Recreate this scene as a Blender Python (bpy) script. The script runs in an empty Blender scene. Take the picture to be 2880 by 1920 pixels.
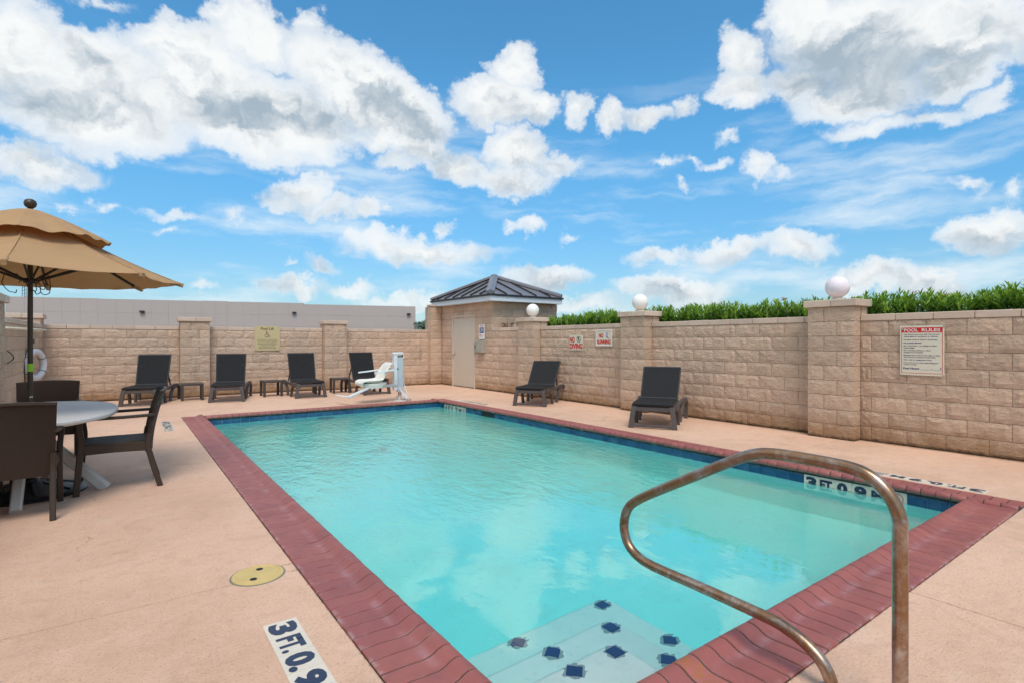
import bpy, math, random
import numpy as np
from mathutils import Vector, Matrix
R = math.radians
sc = bpy.context.scene
COL = sc.collection

# ---------------------------------------------------------------- camera
YAW = 36.0                       # the pool's long axis lies 36 degrees left of the view axis
CAMH = 1.35
FPX = 1504.0 / 2880.0            # focal length over picture width
Fv = Vector((math.sin(R(YAW)), math.cos(R(YAW)), 0))
Rv = Vector((math.cos(R(YAW)), -math.sin(R(YAW)), 0))
cd = bpy.data.cameras.new('camera'); cam = bpy.data.objects.new('camera', cd); COL.objects.link(cam)
cam.location = (0, 0, CAMH); cam.rotation_euler = (R(90), 0, R(-YAW))
cd.sensor_width = 36; cd.lens = 36 * FPX; cd.clip_start = .05; cd.clip_end = 3000
sc.camera = cam

# ---------------------------------------------------------------- light and exposure
SUN_EL, SUN_AZ = 58.0, 205.0     # azimuth clockwise from +y; the sun stands high behind the photographer
sun = bpy.data.lights.new('sun', 'SUN'); so = bpy.data.objects.new('sun', sun); COL.objects.link(so)
sun.energy = 1.95; sun.angle = R(27); sun.color = (1.0, .93, .84)
sd = Vector((math.sin(R(SUN_AZ)) * math.cos(R(SUN_EL)), math.cos(R(SUN_AZ)) * math.cos(R(SUN_EL)), math.sin(R(SUN_EL))))
so.rotation_euler = sd.to_track_quat('Z', 'Y').to_euler(); so.location = (0, -5, 20)
vs = sc.view_settings; vs.view_transform = 'Standard'; vs.look = 'None'; vs.gamma = 1; vs.use_curve_mapping = False
vs.exposure = 0.35
cy = sc.cycles
cy.use_denoising = True; cy.max_bounces = 10; cy.diffuse_bounces = 6; cy.glossy_bounces = 4; cy.transmission_bounces = 8
cy.transparent_max_bounces = 12; cy.caustics_refractive = True; cy.caustics_reflective = True
cy.sample_clamp_indirect = 6; cy.use_adaptive_sampling = True; cy.adaptive_threshold = .015

# ---------------------------------------------------------------- node helper
class NT:
    dim = '3D'
    def __init__(s, tree): s.t = tree; s.t.nodes.clear()
    def n(s, typ, props=None, **ins):
        nd = s.t.nodes.new(typ)
        for k, v in (props or {}).items(): setattr(nd, k, v)
        for k, v in ins.items():
            key = int(k[1:]) if k[0] == 'i' and k[1:].isdigit() else k.replace('_', ' ')
            sock = nd.inputs[key]
            if isinstance(v, bpy.types.NodeSocket): s.t.links.new(v, sock)
            elif v is not None: sock.default_value = v
        return nd
    def m(s, op, a, b=None, c=None, clamp=False):
        nd = s.n('ShaderNodeMath', {'operation': op, 'use_clamp': clamp}, i0=a)
        for i, v in ((1, b), (2, c)):
            if v is None: continue
            if isinstance(v, bpy.types.NodeSocket): s.t.links.new(v, nd.inputs[i])
            else: nd.inputs[i].default_value = v
        return nd.outputs[0]
    def vm(s, op, a, b=None, out=0):
        nd = s.n('ShaderNodeVectorMath', {'operation': op}, i0=a)
        if b is not None:
            if op == 'SCALE': k = 3
            else: k = 1
            if isinstance(b, bpy.types.NodeSocket): s.t.links.new(b, nd.inputs[k])
            else: nd.inputs[k].default_value = b
        return nd.outputs[out]
    def mix(s, f, a, b, blend='MIX'):
        nd = s.n('ShaderNodeMix', {'data_type': 'RGBA', 'blend_type': blend})
        for i, v in ((0, f), (6, a), (7, b)):
            if isinstance(v, bpy.types.NodeSocket): s.t.links.new(v, nd.inputs[i])
            else: nd.inputs[i].default_value = (*v, 1) if (i > 0 and len(v) == 3) else v
        return nd.outputs[2]
    def step(s, v, a, b):
        return s.n('ShaderNodeMapRange', {'interpolation_type': 'SMOOTHSTEP'}, Value=v, From_Min=a, From_Max=b).outputs[0]
    def noise(s, vec, scale, detail=3, rough=.55, out=0, dist=0.0):
        return s.n('ShaderNodeTexNoise', {'noise_dimensions': s.dim}, Vector=vec, Scale=scale, Detail=detail, Roughness=rough, Distortion=dist).outputs[out]

# ---------------------------------------------------------------- sky: Nishita blue and procedural cumulus laid out by direction
w = bpy.data.worlds.new('World'); sc.world = w; w.use_nodes = True
T = NT(w.node_tree); T.dim = '2D'
SKY_STRENGTH = .1
D = T.n('ShaderNodeTexCoord').outputs['Generated']
sky = T.n('ShaderNodeTexSky', {'sky_type': 'NISHITA', 'sun_disc': False, 'sun_elevation': R(SUN_EL), 'sun_rotation': R(SUN_AZ),
                               'altitude': 0, 'air_density': 1.0, 'dust_density': .6, 'ozone_density': 1.5})
sp = T.n('ShaderNodeSeparateXYZ', None, Vector=D)
az = T.m('ARCTAN2', sp.outputs[0], sp.outputs[1])
az = T.m('ADD', az, -R(YAW))
hl = T.m('SQRT', T.m('ADD', T.m('MULTIPLY', sp.outputs[0], sp.outputs[0]), T.m('MULTIPLY', sp.outputs[1], sp.outputs[1])))
te = T.m('DIVIDE', sp.outputs[2], T.m('MAXIMUM', hl, .02))
blue = T.mix(1.0, sky.outputs[0], T.mix(T.step(te, -.05, .42), (.58, .78, .94), (.62, 1.34, 1.54)), 'MULTIPLY')
P0 = T.n('ShaderNodeCombineXYZ', None, X=az, Y=te).outputs[0]
nz = T.vm('SUBTRACT', T.noise(P0, 11, 8, .62, 1), (.5, .5, .5))
Pw = T.vm('ADD', P0, T.vm('SCALE', nz, .085))
nz2 = T.vm('SUBTRACT', T.noise(P0, 38, 5, .6, 1), (.5, .5, .5))
Pw = T.vm('ADD', Pw, T.vm('SCALE', nz2, .020))
# cumulus puffs: (x, y, rx, ry, tilt) where they stand in the sky, read off in the picture's 2880-wide frame
CL = [(50, 130, 150, 150, 0), (300, 300, 300, 150, -6), (250, 190, 190, 110, 0), (560, 230, 200, 150, 0), (760, 330, 300, 130, -8), (990, 230, 230, 110, -30), (1120, 320, 150, 90, -25), (520, 120, 200, 70, 0),
      (640, 40, 60, 40, 0), (700, 12, 60, 40, 0), (720, 110, 120, 80, -30), (1075, 385, 90, 40, -10), (858, 60, 34, 40, -30), (290, 8, 80, 16, 0), (420, 372, 130, 30, -12), (810, 400, 80, 28, 0), (610, 390, 60, 30, 0), (140, 320, 170, 60, -8),
      (1455, 190, 80, 62, 0), (1400, 285, 130, 70, 0), (1500, 300, 70, 50, 0), (1622, 308, 36, 42, 0), (1170, 410, 120, 52, -15), (1120, 455, 80, 28, 0),
      (1290, 480, 120, 48, -15), (1450, 420, 90, 66, 0), (1430, 505, 120, 42, 0), (1560, 470, 70, 26, 0), (1225, 335, 36, 26, 0),
      (1725, 330, 44, 48, 0), (1830, 325, 70, 34, 8), (1940, 295, 42, 26, 30),
      (2085, 145, 70, 74, 0), (2090, 250, 80, 52, 0), (2260, 50, 105, 80, 0), (2430, 120, 260, 150, 5), (2700, 80, 190, 110, 10), (2840, 90, 90, 90, 0), (2250, 240, 90, 60, 0),
      (2430, 270, 210, 66, 10), (2430, 370, 130, 28, 14), (2640, 330, 150, 26, 10), (2790, 290, 46, 40, 45), (2700, 200, 120, 60, 20),
      (2042, 383, 26, 13, 0), (1870, 460, 42, 18, 0), (1950, 448, 32, 14, 0), (2010, 462, 40, 16, 0), (2125, 465, 44, 34, 0), (2190, 480, 36, 12, -20), (1920, 525, 16, 11, 0),
      (2713, 510, 56, 22, 0), (2860, 515, 40, 20, 0),
      (100, 475, 190, 50, -14), (850, 535, 90, 46, 10), (930, 585, 110, 28, -10), (1050, 580, 52, 32, -25), (790, 570, 50, 30, 0),
      (490, 594, 110, 15, -4), (294, 575, 28, 18, 0), (214, 585, 26, 11, 0), (677, 612, 30, 12, 0), (453, 641, 20, 10, 0),
      (1190, 708, 200, 30, -6), (1070, 680, 84, 32, 0), (1243, 640, 26, 17, 0), (1475, 637, 38, 22, 0), (1611, 667, 32, 10, 0),
      (900, 750, 46, 15, 0), (826, 803, 100, 23, -5), (992, 817, 60, 20, 0), (575, 814, 34, 12, 0), (796, 735, 15, 9, 0),
      (1870, 722, 100, 22, 4), (2060, 706, 115, 30, 6), (2240, 690, 115, 36, 0), (1530, 785, 120, 34, 0), (1640, 858, 120, 15, 0),
      (1900, 820, 170, 34, 0), (2440, 785, 130, 38, 0), (2600, 808, 150, 34, -8), (2780, 645, 140, 54, 5), (2860, 625, 100, 60, 0), (1150, 850, 140, 18, 0)]
DK = [(180, 285, 220, 70, 0), (1150, 345, 170, 34, -12), (760, 300, 260, 46, -10), (2430, 195, 320, 90, 5), (2700, 170, 180, 60, 0), (2450, 280, 200, 36, 0), (560, 300, 120, 30, 0),
      (1400, 325, 110, 26, 0), (1260, 505, 110, 20, 0), (1150, 435, 90, 20, 0), (1450, 460, 90, 18, 0), (2810, 690, 150, 26, 0), (2160, 732, 140, 14, 0), (1890, 742, 90, 10, 0), (1200, 730, 180, 13, -6), (830, 580, 110, 16, 0), (60, 505, 150, 20, 0), (1540, 812, 110, 16, 0), (2560, 830, 180, 16, 0), (1820, 345, 70, 14, 0), (826, 818, 90, 10, -5), (1900, 838, 150, 12, 0)]
def sky_ellipse(x, y, rx, ry, tilt):
    if y > 600: rx, ry = rx * 1.12, ry * 1.38
    elif y > 420: rx, ry = rx * 1.06, ry * 1.15
    elif x > 1600: rx, ry = rx * 1.17, ry * 1.2
    else: rx, ry = rx * 1.06, ry * 1.08
    f = 1504.0; u, v = (x - 1440) / f, (960 - y) / f
    q = 1 + u * u
    J = np.array([[1 / q, 0], [-v * u / q ** 1.5, 1 / math.sqrt(q)]])
    t = R(tilt)
    A = np.array([[math.cos(t), -math.sin(t)], [math.sin(t), math.cos(t)]]) @ np.diag([rx / f, ry / f])
    U, S_, _ = np.linalg.svd(J @ A)
    if np.linalg.det(U) < 0: U[:, 1] *= -1
    return (math.atan(u), v / math.sqrt(q)), math.atan2(U[1, 0], U[0, 0]), (S_[0], S_[1])
ROT = {}
def field(lst, P, smooth):
    """smooth union of tilted ellipses over the sky coordinate P = (azimuth, tan elevation)"""
    acc = None
    for e in lst:
        c, a, r = sky_ellipse(*e)
        if a > math.pi / 2: a -= math.pi
        if a < -math.pi / 2: a += math.pi
        q = round(math.degrees(a) / 15) * 15 % 180
        if r[0] / r[1] < 1.15: q = 0
        if q not in ROT:
            ROT[q] = P if q == 0 else T.n('ShaderNodeMapping', None, Vector=P, Rotation=(0, 0, -R(q))).outputs[0]
        ca, sa = math.cos(R(q)), math.sin(R(q))
        cx, cy_ = ca * c[0] + sa * c[1], -sa * c[0] + ca * c[1]
        mp = T.n('ShaderNodeVectorMath', {'operation': 'MULTIPLY_ADD'}, i0=ROT[q], i1=(1 / r[0], 1 / r[1], 0), i2=(-cx / r[0], -cy_ / r[1], 0))
        ln = T.vm('LENGTH', mp.outputs[0], out=1)
        k = min(r[1], .055)
        d = T.m('MULTIPLY_ADD', ln, k, -k)
        acc = d if acc is None else T.m('SMOOTH_MIN', acc, d, smooth)
    return acc
d0 = field(CL, Pw, .008)
# beyond the picture the same broken cumulus goes on, on a cloud layer seen from below
lay = T.n('ShaderNodeCombineXYZ', None, X=T.m('DIVIDE', sp.outputs[0], T.m('ADD', T.m('MAXIMUM', sp.outputs[2], 0.0), .12)),
          Y=T.m('DIVIDE', sp.outputs[1], T.m('ADD', T.m('MAXIMUM', sp.outputs[2], 0.0), .12))).outputs[0]
dn = T.m('MULTIPLY', T.m('SUBTRACT', .50, T.noise(lay, .8, 7, .58)), .55)
inside = T.m('MULTIPLY', T.step(T.m('ABSOLUTE', az), .95, .80), T.step(te, .80, .60))
d0 = T.m('ADD', T.m('MULTIPLY', d0, inside), T.m('MULTIPLY', dn, T.m('SUBTRACT', 1.0, inside)))
alpha = T.step(d0, .0035, -.0085)
# tone: bright billows, soft grey-blue hearts and undersides
na = T.noise(Pw, 13, 4, .5); nb = T.noise(T.vm('ADD', Pw, (.004, .016, 0)), 13, 4, .5)
relief = T.m('MULTIPLY', T.m('SUBTRACT', na, nb), 1.0)
n5 = T.noise(P0, 6, 4, .5)
heart = T.step(T.m('ADD', d0, T.m('MULTIPLY', T.m('SUBTRACT', n5, .5), .09)), -.004, -.050)
under = T.m('MULTIPLY', T.step(T.m('ADD', field(DK, P0, .02), T.m('MULTIPLY', T.m('SUBTRACT', na, .5), .07)), .035, -.035), inside)
tone = T.m('SUBTRACT', T.m('ADD', 1.02, T.m('MULTIPLY', relief, T.m('ADD', .35, heart))), T.m('ADD', T.m('MULTIPLY', heart, .15), T.m('MULTIPLY', under, .40)))
thin = T.step(d0, -.0, -.028)
CLOUD = 7.6
cl = T.mix(T.step(tone, .30, 1.05), (CLOUD * .40, CLOUD * .50, CLOUD * .59), (CLOUD * .98, CLOUD * 1.0, CLOUD * 1.0))
# veils of thin cirrus, stretched sideways, and a milky horizon
strk = T.n('ShaderNodeMapping', None, Vector=T.vm('ADD', P0, T.vm('SCALE', nz, .03)), Scale=(2.6, 13, 1), Rotation=(0, 0, R(-6))).outputs[0]
veil = T.m('MULTIPLY', T.step(T.noise(strk, 1.3, 5, .55), .44, .82), .80)
veil = T.m('MULTIPLY', veil, T.step(te, .55, .22))
hor = T.m('MULTIPLY', T.step(te, .20, -.02), .22)
skyc = T.mix(hor, blue, (4.6, 5.9, 6.7))
skyc = T.mix(veil, skyc, (6.6, 7.3, 7.7))
full = T.mix(T.m('MULTIPLY', alpha, T.m('ADD', .66, T.m('MULTIPLY', thin, .34))), skyc, cl)
below = T.step(te, -.01, -.04)
full = T.mix(below, full, (2.2, 2.0, 1.7))
bg = T.n('ShaderNodeBackground', None, Color=full, Strength=SKY_STRENGTH)
out = T.n('ShaderNodeOutputWorld'); w.node_tree.links.new(bg.outputs[0], out.inputs[0])
w.cycles.sampling_method = 'NONE'

# ---------------------------------------------------------------- materials
MATS = {}
def mat(name, color, rough=.6, metal=0., spec=.5, var=.0, nscale=8., bump=0., bscale=60., bdetail=4, rnd=0., coords='Object', coat=0., build=None, trans=0.):
    m = bpy.data.materials.new(name); m.use_nodes = True; N = NT(m.node_tree)
    tc = N.n('ShaderNodeTexCoord'); vec = tc.outputs[coords] if coords != 'World' else N.n('ShaderNodeNewGeometry').outputs['Position']
    bs = N.n('ShaderNodeBsdfPrincipled', None, Roughness=rough, Metallic=metal)
    bs.inputs['Specular IOR Level'].default_value = spec
    bs.inputs['Coat Weight'].default_value = coat; bs.inputs['Coat Roughness'].default_value = .25
    c = N.n('ShaderNodeRGB').outputs[0]; c.default_value = (*color, 1)
    if var:
        f = N.m('ADD', 1 - var, N.m('MULTIPLY', N.noise(vec, nscale, 5, .6), 2 * var))
        c = N.mix(1.0, c, N.n('ShaderNodeCombineXYZ', None, X=f, Y=f, Z=f).outputs[0], 'MULTIPLY')
    if rnd:
        f = N.m('ADD', 1 - rnd, N.m('MULTIPLY', N.n('ShaderNodeObjectInfo').outputs['Random'], 2 * rnd))
        c = N.mix(1.0, c, N.n('ShaderNodeCombineXYZ', None, X=f, Y=f, Z=f).outputs[0], 'MULTIPLY')
    h = None
    if bump: h = N.noise(vec, bscale, bdetail, .6)
    r = None
    if build:
        c, h, r = build(N, vec, c, h)
    N.t.links.new(c, bs.inputs['Base Color'])
    if r is not None: N.t.links.new(r, bs.inputs['Roughness'])
    if h is not None and bump:
        b = N.n('ShaderNodeBump', None, Height=h, Strength=1.0, Distance=bump)
        N.t.links.new(b.outputs[0], bs.inputs['Normal'])
    sh = bs.outputs[0]
    if trans:
        tr = N.n('ShaderNodeBsdfTranslucent', None, Color=c); mx = N.n('ShaderNodeMixShader', None, Fac=trans)
        N.t.links.new(sh, mx.inputs[1]); N.t.links.new(tr.outputs[0], mx.inputs[2]); sh = mx.outputs[0]
    o = N.n('ShaderNodeOutputMaterial'); N.t.links.new(sh, o.inputs[0])
    MATS[name] = m; return m

def b_stone(N, vec, c, h):
    pos = N.n('ShaderNodeNewGeometry').outputs['Position']
    s = N.n('ShaderNodeSeparateXYZ', None, Vector=pos)
    big = N.noise(pos, 1.3, 5, .6); fine = N.noise(pos, 26, 6, .65)
    c = N.mix(N.m('MULTIPLY', N.step(big, .45, .75), .35), c, (.53, .375, .26))
    c = N.mix(N.m('MULTIPLY', N.step(fine, .40, .75), .40), c, (.68, .56, .44))
    c = N.mix(N.m('MULTIPLY', N.step(N.noise(pos, 9, 7, .7), .58, .75), .28), c, (.36, .23, .15))
    # damp ochre splash zone along the foot of the walls, ragged
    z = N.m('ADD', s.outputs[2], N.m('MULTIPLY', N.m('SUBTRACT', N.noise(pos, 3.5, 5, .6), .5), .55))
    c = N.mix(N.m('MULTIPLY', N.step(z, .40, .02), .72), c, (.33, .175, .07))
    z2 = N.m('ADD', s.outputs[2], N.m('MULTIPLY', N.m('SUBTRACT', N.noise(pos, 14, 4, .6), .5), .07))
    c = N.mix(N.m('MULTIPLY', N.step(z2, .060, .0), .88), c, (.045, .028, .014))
    # light dribbles below the coping
    st = N.n('ShaderNodeMapping', None, Vector=pos, Scale=(5, 5, .35)).outputs[0]
    c = N.mix(N.m('MULTIPLY', N.step(N.noise(st, 1.4, 5, .6), .60, .80), .35), c, (.22, .15, .10))
    mt = N.n('ShaderNodeMapping', None, Vector=pos, Scale=(1, 1, 2.1)).outputs[0]
    hh = N.m('ADD', N.m('MULTIPLY', N.noise(mt, 15, 8, .68, dist=.8), 1.25), N.m('MULTIPLY', N.noise(pos, 90, 4, .6), .18))
    return c, hh, None
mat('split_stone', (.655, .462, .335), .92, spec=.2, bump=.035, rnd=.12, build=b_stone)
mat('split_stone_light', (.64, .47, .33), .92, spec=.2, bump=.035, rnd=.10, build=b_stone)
mat('cap_stone', (.60, .46, .36), .9, spec=.2, var=.14, nscale=7, bump=.003, bscale=80, rnd=.10, coords='World')
mat('mortar', (.47, .34, .245), .95, spec=.1, var=.25, nscale=5, bump=.003, bscale=90, coords='World')

def b_deck(N, vec, c, h):
    pos = N.n('ShaderNodeNewGeometry').outputs['Position']
    s = N.n('ShaderNodeSeparateXYZ', None, Vector=pos)
    c = N.mix(N.m('MULTIPLY', N.step(N.noise(pos, .55, 5, .55), .38, .66), .75), c, (.60, .375, .255))
    c = N.mix(N.m('MULTIPLY', N.step(N.noise(pos, 3.1, 7, .70), .46, .66), .55), c, (.74, .50, .37))
    c = N.mix(N.m('MULTIPLY', N.step(N.noise(pos, 11, 6, .7), .48, .66), .35), c, (.56, .34, .23))
    c = N.mix(N.m('MULTIPLY', N.step(N.noise(pos, 75, 4, .8), .52, .68), .55), c, (.24, .13, .075))
    c = N.mix(N.m('MULTIPLY', N.step(N.noise(pos, 45, 5, .75), .55, .72), .30), c, (.40, .225, .14))
    c = N.mix(N.m('MULTIPLY', N.step(N.noise(pos, 7, 8, .75), .55, .74), .35), c, (.36, .21, .13))
    c = N.mix(N.m('MULTIPLY', N.step(N.noise(pos, 1.7, 7, .72, dist=1.2), .53, .68), .38), c, (.44, .27, .175))
    cr_ = N.n('ShaderNodeTexVoronoi', {'feature': 'DISTANCE_TO_EDGE'}, Vector=N.vm('ADD', pos, N.vm('SCALE', N.noise(pos, 5, 5, .7, 1), .35)), Scale=.42)
    c = N.mix(N.m('MULTIPLY', N.step(cr_.outputs['Distance'], .0030, .0008), N.m('MULTIPLY', N.step(N.noise(pos, .8, 3), .50, .60), .55)), c, (.22, .13, .08))
    # small dark specks
    vo = N.n('ShaderNodeTexVoronoi', {'feature': 'F1'}, Vector=pos, Scale=6.5)
    c = N.mix(N.m('MULTIPLY', N.step(vo.outputs['Distance'], .032, .014), N.step(N.noise(pos, 1.9, 3), .52, .6)), c, (.16, .09, .055))
    # grime along the walls and round the pool
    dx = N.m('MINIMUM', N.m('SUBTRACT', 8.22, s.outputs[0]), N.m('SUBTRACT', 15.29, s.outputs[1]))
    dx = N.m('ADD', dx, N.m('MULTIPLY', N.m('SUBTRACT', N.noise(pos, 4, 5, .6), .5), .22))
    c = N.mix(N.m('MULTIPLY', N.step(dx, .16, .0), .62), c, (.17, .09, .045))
    px = N.m('MAXIMUM', N.m('SUBTRACT', .84, s.outputs[0]), N.m('MAXIMUM', N.m('SUBTRACT', s.outputs[0], 6.13), N.m('MAXIMUM', N.m('SUBTRACT', 1.08, s.outputs[1]), N.m('SUBTRACT', s.outputs[1], 11.2))))
    px = N.m('ADD', px, N.m('MULTIPLY', N.m('SUBTRACT', N.noise(pos, 30, 4, .7), .5), .03))
    c = N.mix(N.m('MULTIPLY', N.step(px, .014, .002), .7), c, (.13, .09, .06))
    # dried rills: faint brush sweeps
    mp = N.n('ShaderNodeMapping', None, Vector=pos, Scale=(6, 22, 1), Rotation=(0, 0, .5)).outputs[0]
    hh = N.m('ADD', N.m('MULTIPLY', N.noise(mp, 3.2, 5, .6, dist=.8), .45), N.m('ADD', N.m('MULTIPLY', N.noise(pos, 120, 4, .7), .5), N.m('MULTIPLY', N.noise(pos, 24, 5, .6), .5)))
    rr = N.m('ADD', .60, N.m('MULTIPLY', N.noise(pos, 3, 4), .2))
    return c, hh, rr
mat('deck_coating', (.74, .47, .33), .75, spec=.3, bump=.0065, build=b_deck)

def b_brick(N, vec, c, h):
    s = N.n('ShaderNodeSeparateXYZ', None, Vector=vec)
    pos = N.n('ShaderNodeNewGeometry').outputs['Position']
    oi = N.n('ShaderNodeObjectInfo').outputs['Random']
    c = N.mix(N.m('MULTIPLY', oi, .60), c, (.40, .125, .098))
    c = N.mix(N.m('MULTIPLY', N.step(N.noise(pos, 5, 5, .6), .42, .70), .45), c, (.22, .068, .062))
    # whitish lime bloom where the water dries in the trough, and along brick edges
    w1 = N.step(N.m('ABSOLUTE', N.m('SUBTRACT', s.outputs[1], .205)), .040, .0)
    w2 = N.m('MULTIPLY', w1, N.step(N.noise(pos, 6, 5, .7), .40, .72))
    c = N.mix(N.m('MULTIPLY', w2, .30), c, (.55, .38, .42))
    ed = N.step(N.m('ABSOLUTE', s.outputs[0]), .044, .050)
    c = N.mix(N.m('MULTIPLY', ed, N.m('MULTIPLY', N.step(N.noise(pos, 9, 5, .7), .45, .7), .35)), c, (.52, .36, .36))
    oe = N.m('MULTIPLY', N.step(s.outputs[1], .03, .0), N.step(N.noise(pos, 11, 4, .7), .45, .65))
    c = N.mix(N.m('MULTIPLY', oe, .5), c, (.55, .40, .40))
    # algae grey on the outer face of the lip
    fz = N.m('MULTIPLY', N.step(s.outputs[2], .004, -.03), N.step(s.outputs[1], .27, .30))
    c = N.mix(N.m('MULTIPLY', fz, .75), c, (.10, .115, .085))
    rr = N.m('ADD', .28, N.m('MULTIPLY', N.noise(pos, 14, 5, .6), .34))
    return c, N.noise(pos, 110, 5, .7), rr
mat('coping_brick', (.30, .085, .078), .45, spec=.45, bump=.0025, build=b_brick)
def b_rust(N, vec, c, h):
    c2, h2, r2 = b_brick(N, vec, c, h)
    c2 = N.mix(N.m('MULTIPLY', N.step(N.noise(vec, 22, 5, .7), .40, .62), .8), c2, (.36, .13, .035))
    return c2, h2, r2
mat('coping_brick_rusty', (.40, .12, .105), .35, spec=.5, bump=.0012, build=b_rust)
def b_tile(N, vec, c, h):
    pos = N.n('ShaderNodeNewGeometry').outputs['Position']
    oi = N.n('ShaderNodeObjectInfo').outputs['Random']
    c = N.mix(oi, (.008, .055, .15), (.016, .10, .21))
    c = N.mix(N.m('MULTIPLY', N.step(N.noise(pos, 9, 5, .7), .46, .68), .45), c, (.07, .16, .20))
    s = N.n('ShaderNodeSeparateXYZ', None, Vector=pos)
    zz = N.m('ADD', s.outputs[2], N.m('MULTIPLY', N.noise(pos, 12, 4), .05))
    c = N.mix(N.m('MULTIPLY', N.step(zz, -.045, -.005), .55), c, (.15, .16, .13))
    return c, h, None
mat('pool_tile', (.01, .07, .17), .18, spec=.5, bump=.0006, bscale=60, build=b_tile)
mat('step_tile', (.010, .015, .10), .35, var=.25, nscale=40)
mat('step_grime', (.34, .36, .34), .8, var=.3, nscale=30)
mat('joint_dark', (.062, .052, .042), .95, var=.35, nscale=20, coords='World')
mat('grout', (.20, .21, .18), .9, var=.3, nscale=10, coords='World')
def b_plaster(N, vec, c, h):
    c = N.mix(N.m('MULTIPLY', N.step(N.noise(vec, 2.4, 7, .7), .46, .72), .22), c, (.58, .64, .60))
    c = N.mix(N.m('MULTIPLY', N.step(N.noise(vec, 17, 6, .7), .56, .74), .35), c, (.42, .46, .42))
    return c, h, None
mat('step_plaster', (.94, .90, .84), .85, spec=.2, var=.06, nscale=2, coords='World', build=b_plaster)
mat('pool_plaster', (.58, .93, .89), .85, spec=.2, var=.06, nscale=2, coords='World', build=b_plaster)
mat('marker_tile', (.68, .60, .49), .3, var=.10, nscale=14, rnd=.05)
mat('marker_ink', (.018, .03, .07), .35)
mat('marker_red', (.55, .03, .03), .4)

def b_weave(sx, sy):
    def f(N, vec, c, h):
        mp = N.n('ShaderNodeMapping', None, Vector=N.n('ShaderNodeTexCoord').outputs['UV'], Scale=(sx, sy, 1)).outputs[0]
        s = N.n('ShaderNodeSeparateXYZ', None, Vector=mp)
        a = N.m('SINE', N.m('MULTIPLY', s.outputs[0], 6.283)); b = N.m('SINE', N.m('MULTIPLY', s.outputs[1], 6.283))
        hh = N.m('MULTIPLY', a, b)
        c = N.mix(N.m('MULTIPLY', N.step(hh, .0, 1.0), .55), c, tuple(x * 2.3 for x in W_BASE))
        c = N.mix(N.m('MULTIPLY', N.noise(N.n('ShaderNodeTexCoord').outputs['Object'], 2.2, 4), .25), c, tuple(x * 1.7 for x in W_BASE))
        return c, hh, None
    return f
W_BASE = (.0165, .0160, .0170); mat('lounger_sling', W_BASE, .75, spec=.25, bump=.0015, build=b_weave(46, 60))
W_BASE = (.038, .021, .013); mat('wicker_resin', W_BASE, .5, spec=.25, bump=.003, build=b_weave(34, 46))
mat('sling_frame', (.022, .021, .022), .6)
mat('lounger_frame', (.092, .076, .073), .5, spec=.35, var=.10, nscale=6, bump=.0006, bscale=200, rnd=.06)
mat('chair_frame', (.052, .034, .024), .45, spec=.3, var=.12, nscale=8)
mat('side_table_resin', (.052, .042, .036), .5, var=.10)
mat('table_top_resin', (.56, .53, .50), .5, spec=.3, var=.10, nscale=4, bump=.0008, bscale=40)
mat('table_leg_resin', (.62, .58, .52), .5, var=.14, nscale=6)
mat('rubber_black', (.012, .012, .013), .4, var=.2, bump=.001)
mat('pole_bronze', (.060, .045, .030), .42, metal=.3, var=.15, nscale=12)
mat('rib_metal', (.045, .035, .028), .45, metal=.3)
mat('tag_green', (.30, .62, .02), .6)
def b_canvas(N, vec, c, h):
    c = N.mix(N.m('MULTIPLY', N.step(N.noise(vec, 2.6, 5, .6), .42, .7), .32), c, (.52, .33, .175))
    mp = N.n('ShaderNodeMapping', None, Vector=vec, Scale=(1.2, 1.2, 7), Rotation=(.2, .1, 0)).outputs[0]
    hh = N.m('ADD', N.m('MULTIPLY', N.noise(mp, 3.2, 5, .55, dist=.7), 1.0), N.m('MULTIPLY', N.noise(vec, 260, 2), .03))
    return c, hh, None
mat('umbrella_canvas', (.66, .43, .235), .9, spec=.1, bump=.020, build=b_canvas, trans=.42)
mat('cord_brown', (.05, .025, .012), .8)
mat('door_paint', (.60, .52, .42), .5, var=.05, nscale=2.5, coords='World')
mat('steel_knob', (.5, .48, .45), .3, metal=1.)
mat('fascia_white', (.62, .66, .70), .4, var=.05)
mat('roof_metal', (.23, .215, .225), .34, metal=.30, var=.14, nscale=2.5, coords='World')
mat('roof_trim', (.025, .025, .028), .45, metal=.2)
mat('globe_glass', (.90, .85, .80), .3, spec=.5)
mat('globe_pinkish', (.86, .76, .80), .3, spec=.5)
mat('globe_base', (.60, .52, .42), .5)
mat('sign_cream', (.70, .64, .50), .45, var=.05, nscale=5)
mat('sign_white', (.80, .79, .74), .4, var=.04)
mat('sign_beige', (.56, .45, .24), .5, var=.06, nscale=5)
mat('sign_red', (.60, .012, .012), .4)
mat('sign_blue', (.012, .02, .20), .4)
mat('sign_dark', (.03, .025, .02), .5)
mat('sign_navy', (.03, .03, .14), .5)
mat('sign_lilac', (.35, .33, .60), .5)
mat('sign_teal', (.02, .10, .12), .5)
mat('box_gray', (.38, .36, .30), .5, var=.08, nscale=6)
mat('black', (.006, .006, .006), .6)
mat('lid_yellow', (.60, .43, .16), .55, var=.22, nscale=9, bump=.001)
mat('lift_white', (.72, .74, .76), .35, var=.05, nscale=5)
mat('lift_gray', (.50, .53, .56), .4, var=.04)
mat('lift_seat', (.76, .72, .64), .4, var=.10, nscale=4)
def b_rusty(N, vec, c, h):
    c = N.mix(N.m('MULTIPLY', N.step(N.noise(vec, 13, 6, .7), .45, .62), .8), c, (.22, .09, .04))
    return c, h, None
mat('lift_rusty', (.62, .58, .52), .6, build=b_rusty)
mat('ring_white', (.62, .60, .60), .55, var=.12, nscale=6)
mat('rope', (.10, .065, .04), .9)
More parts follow.
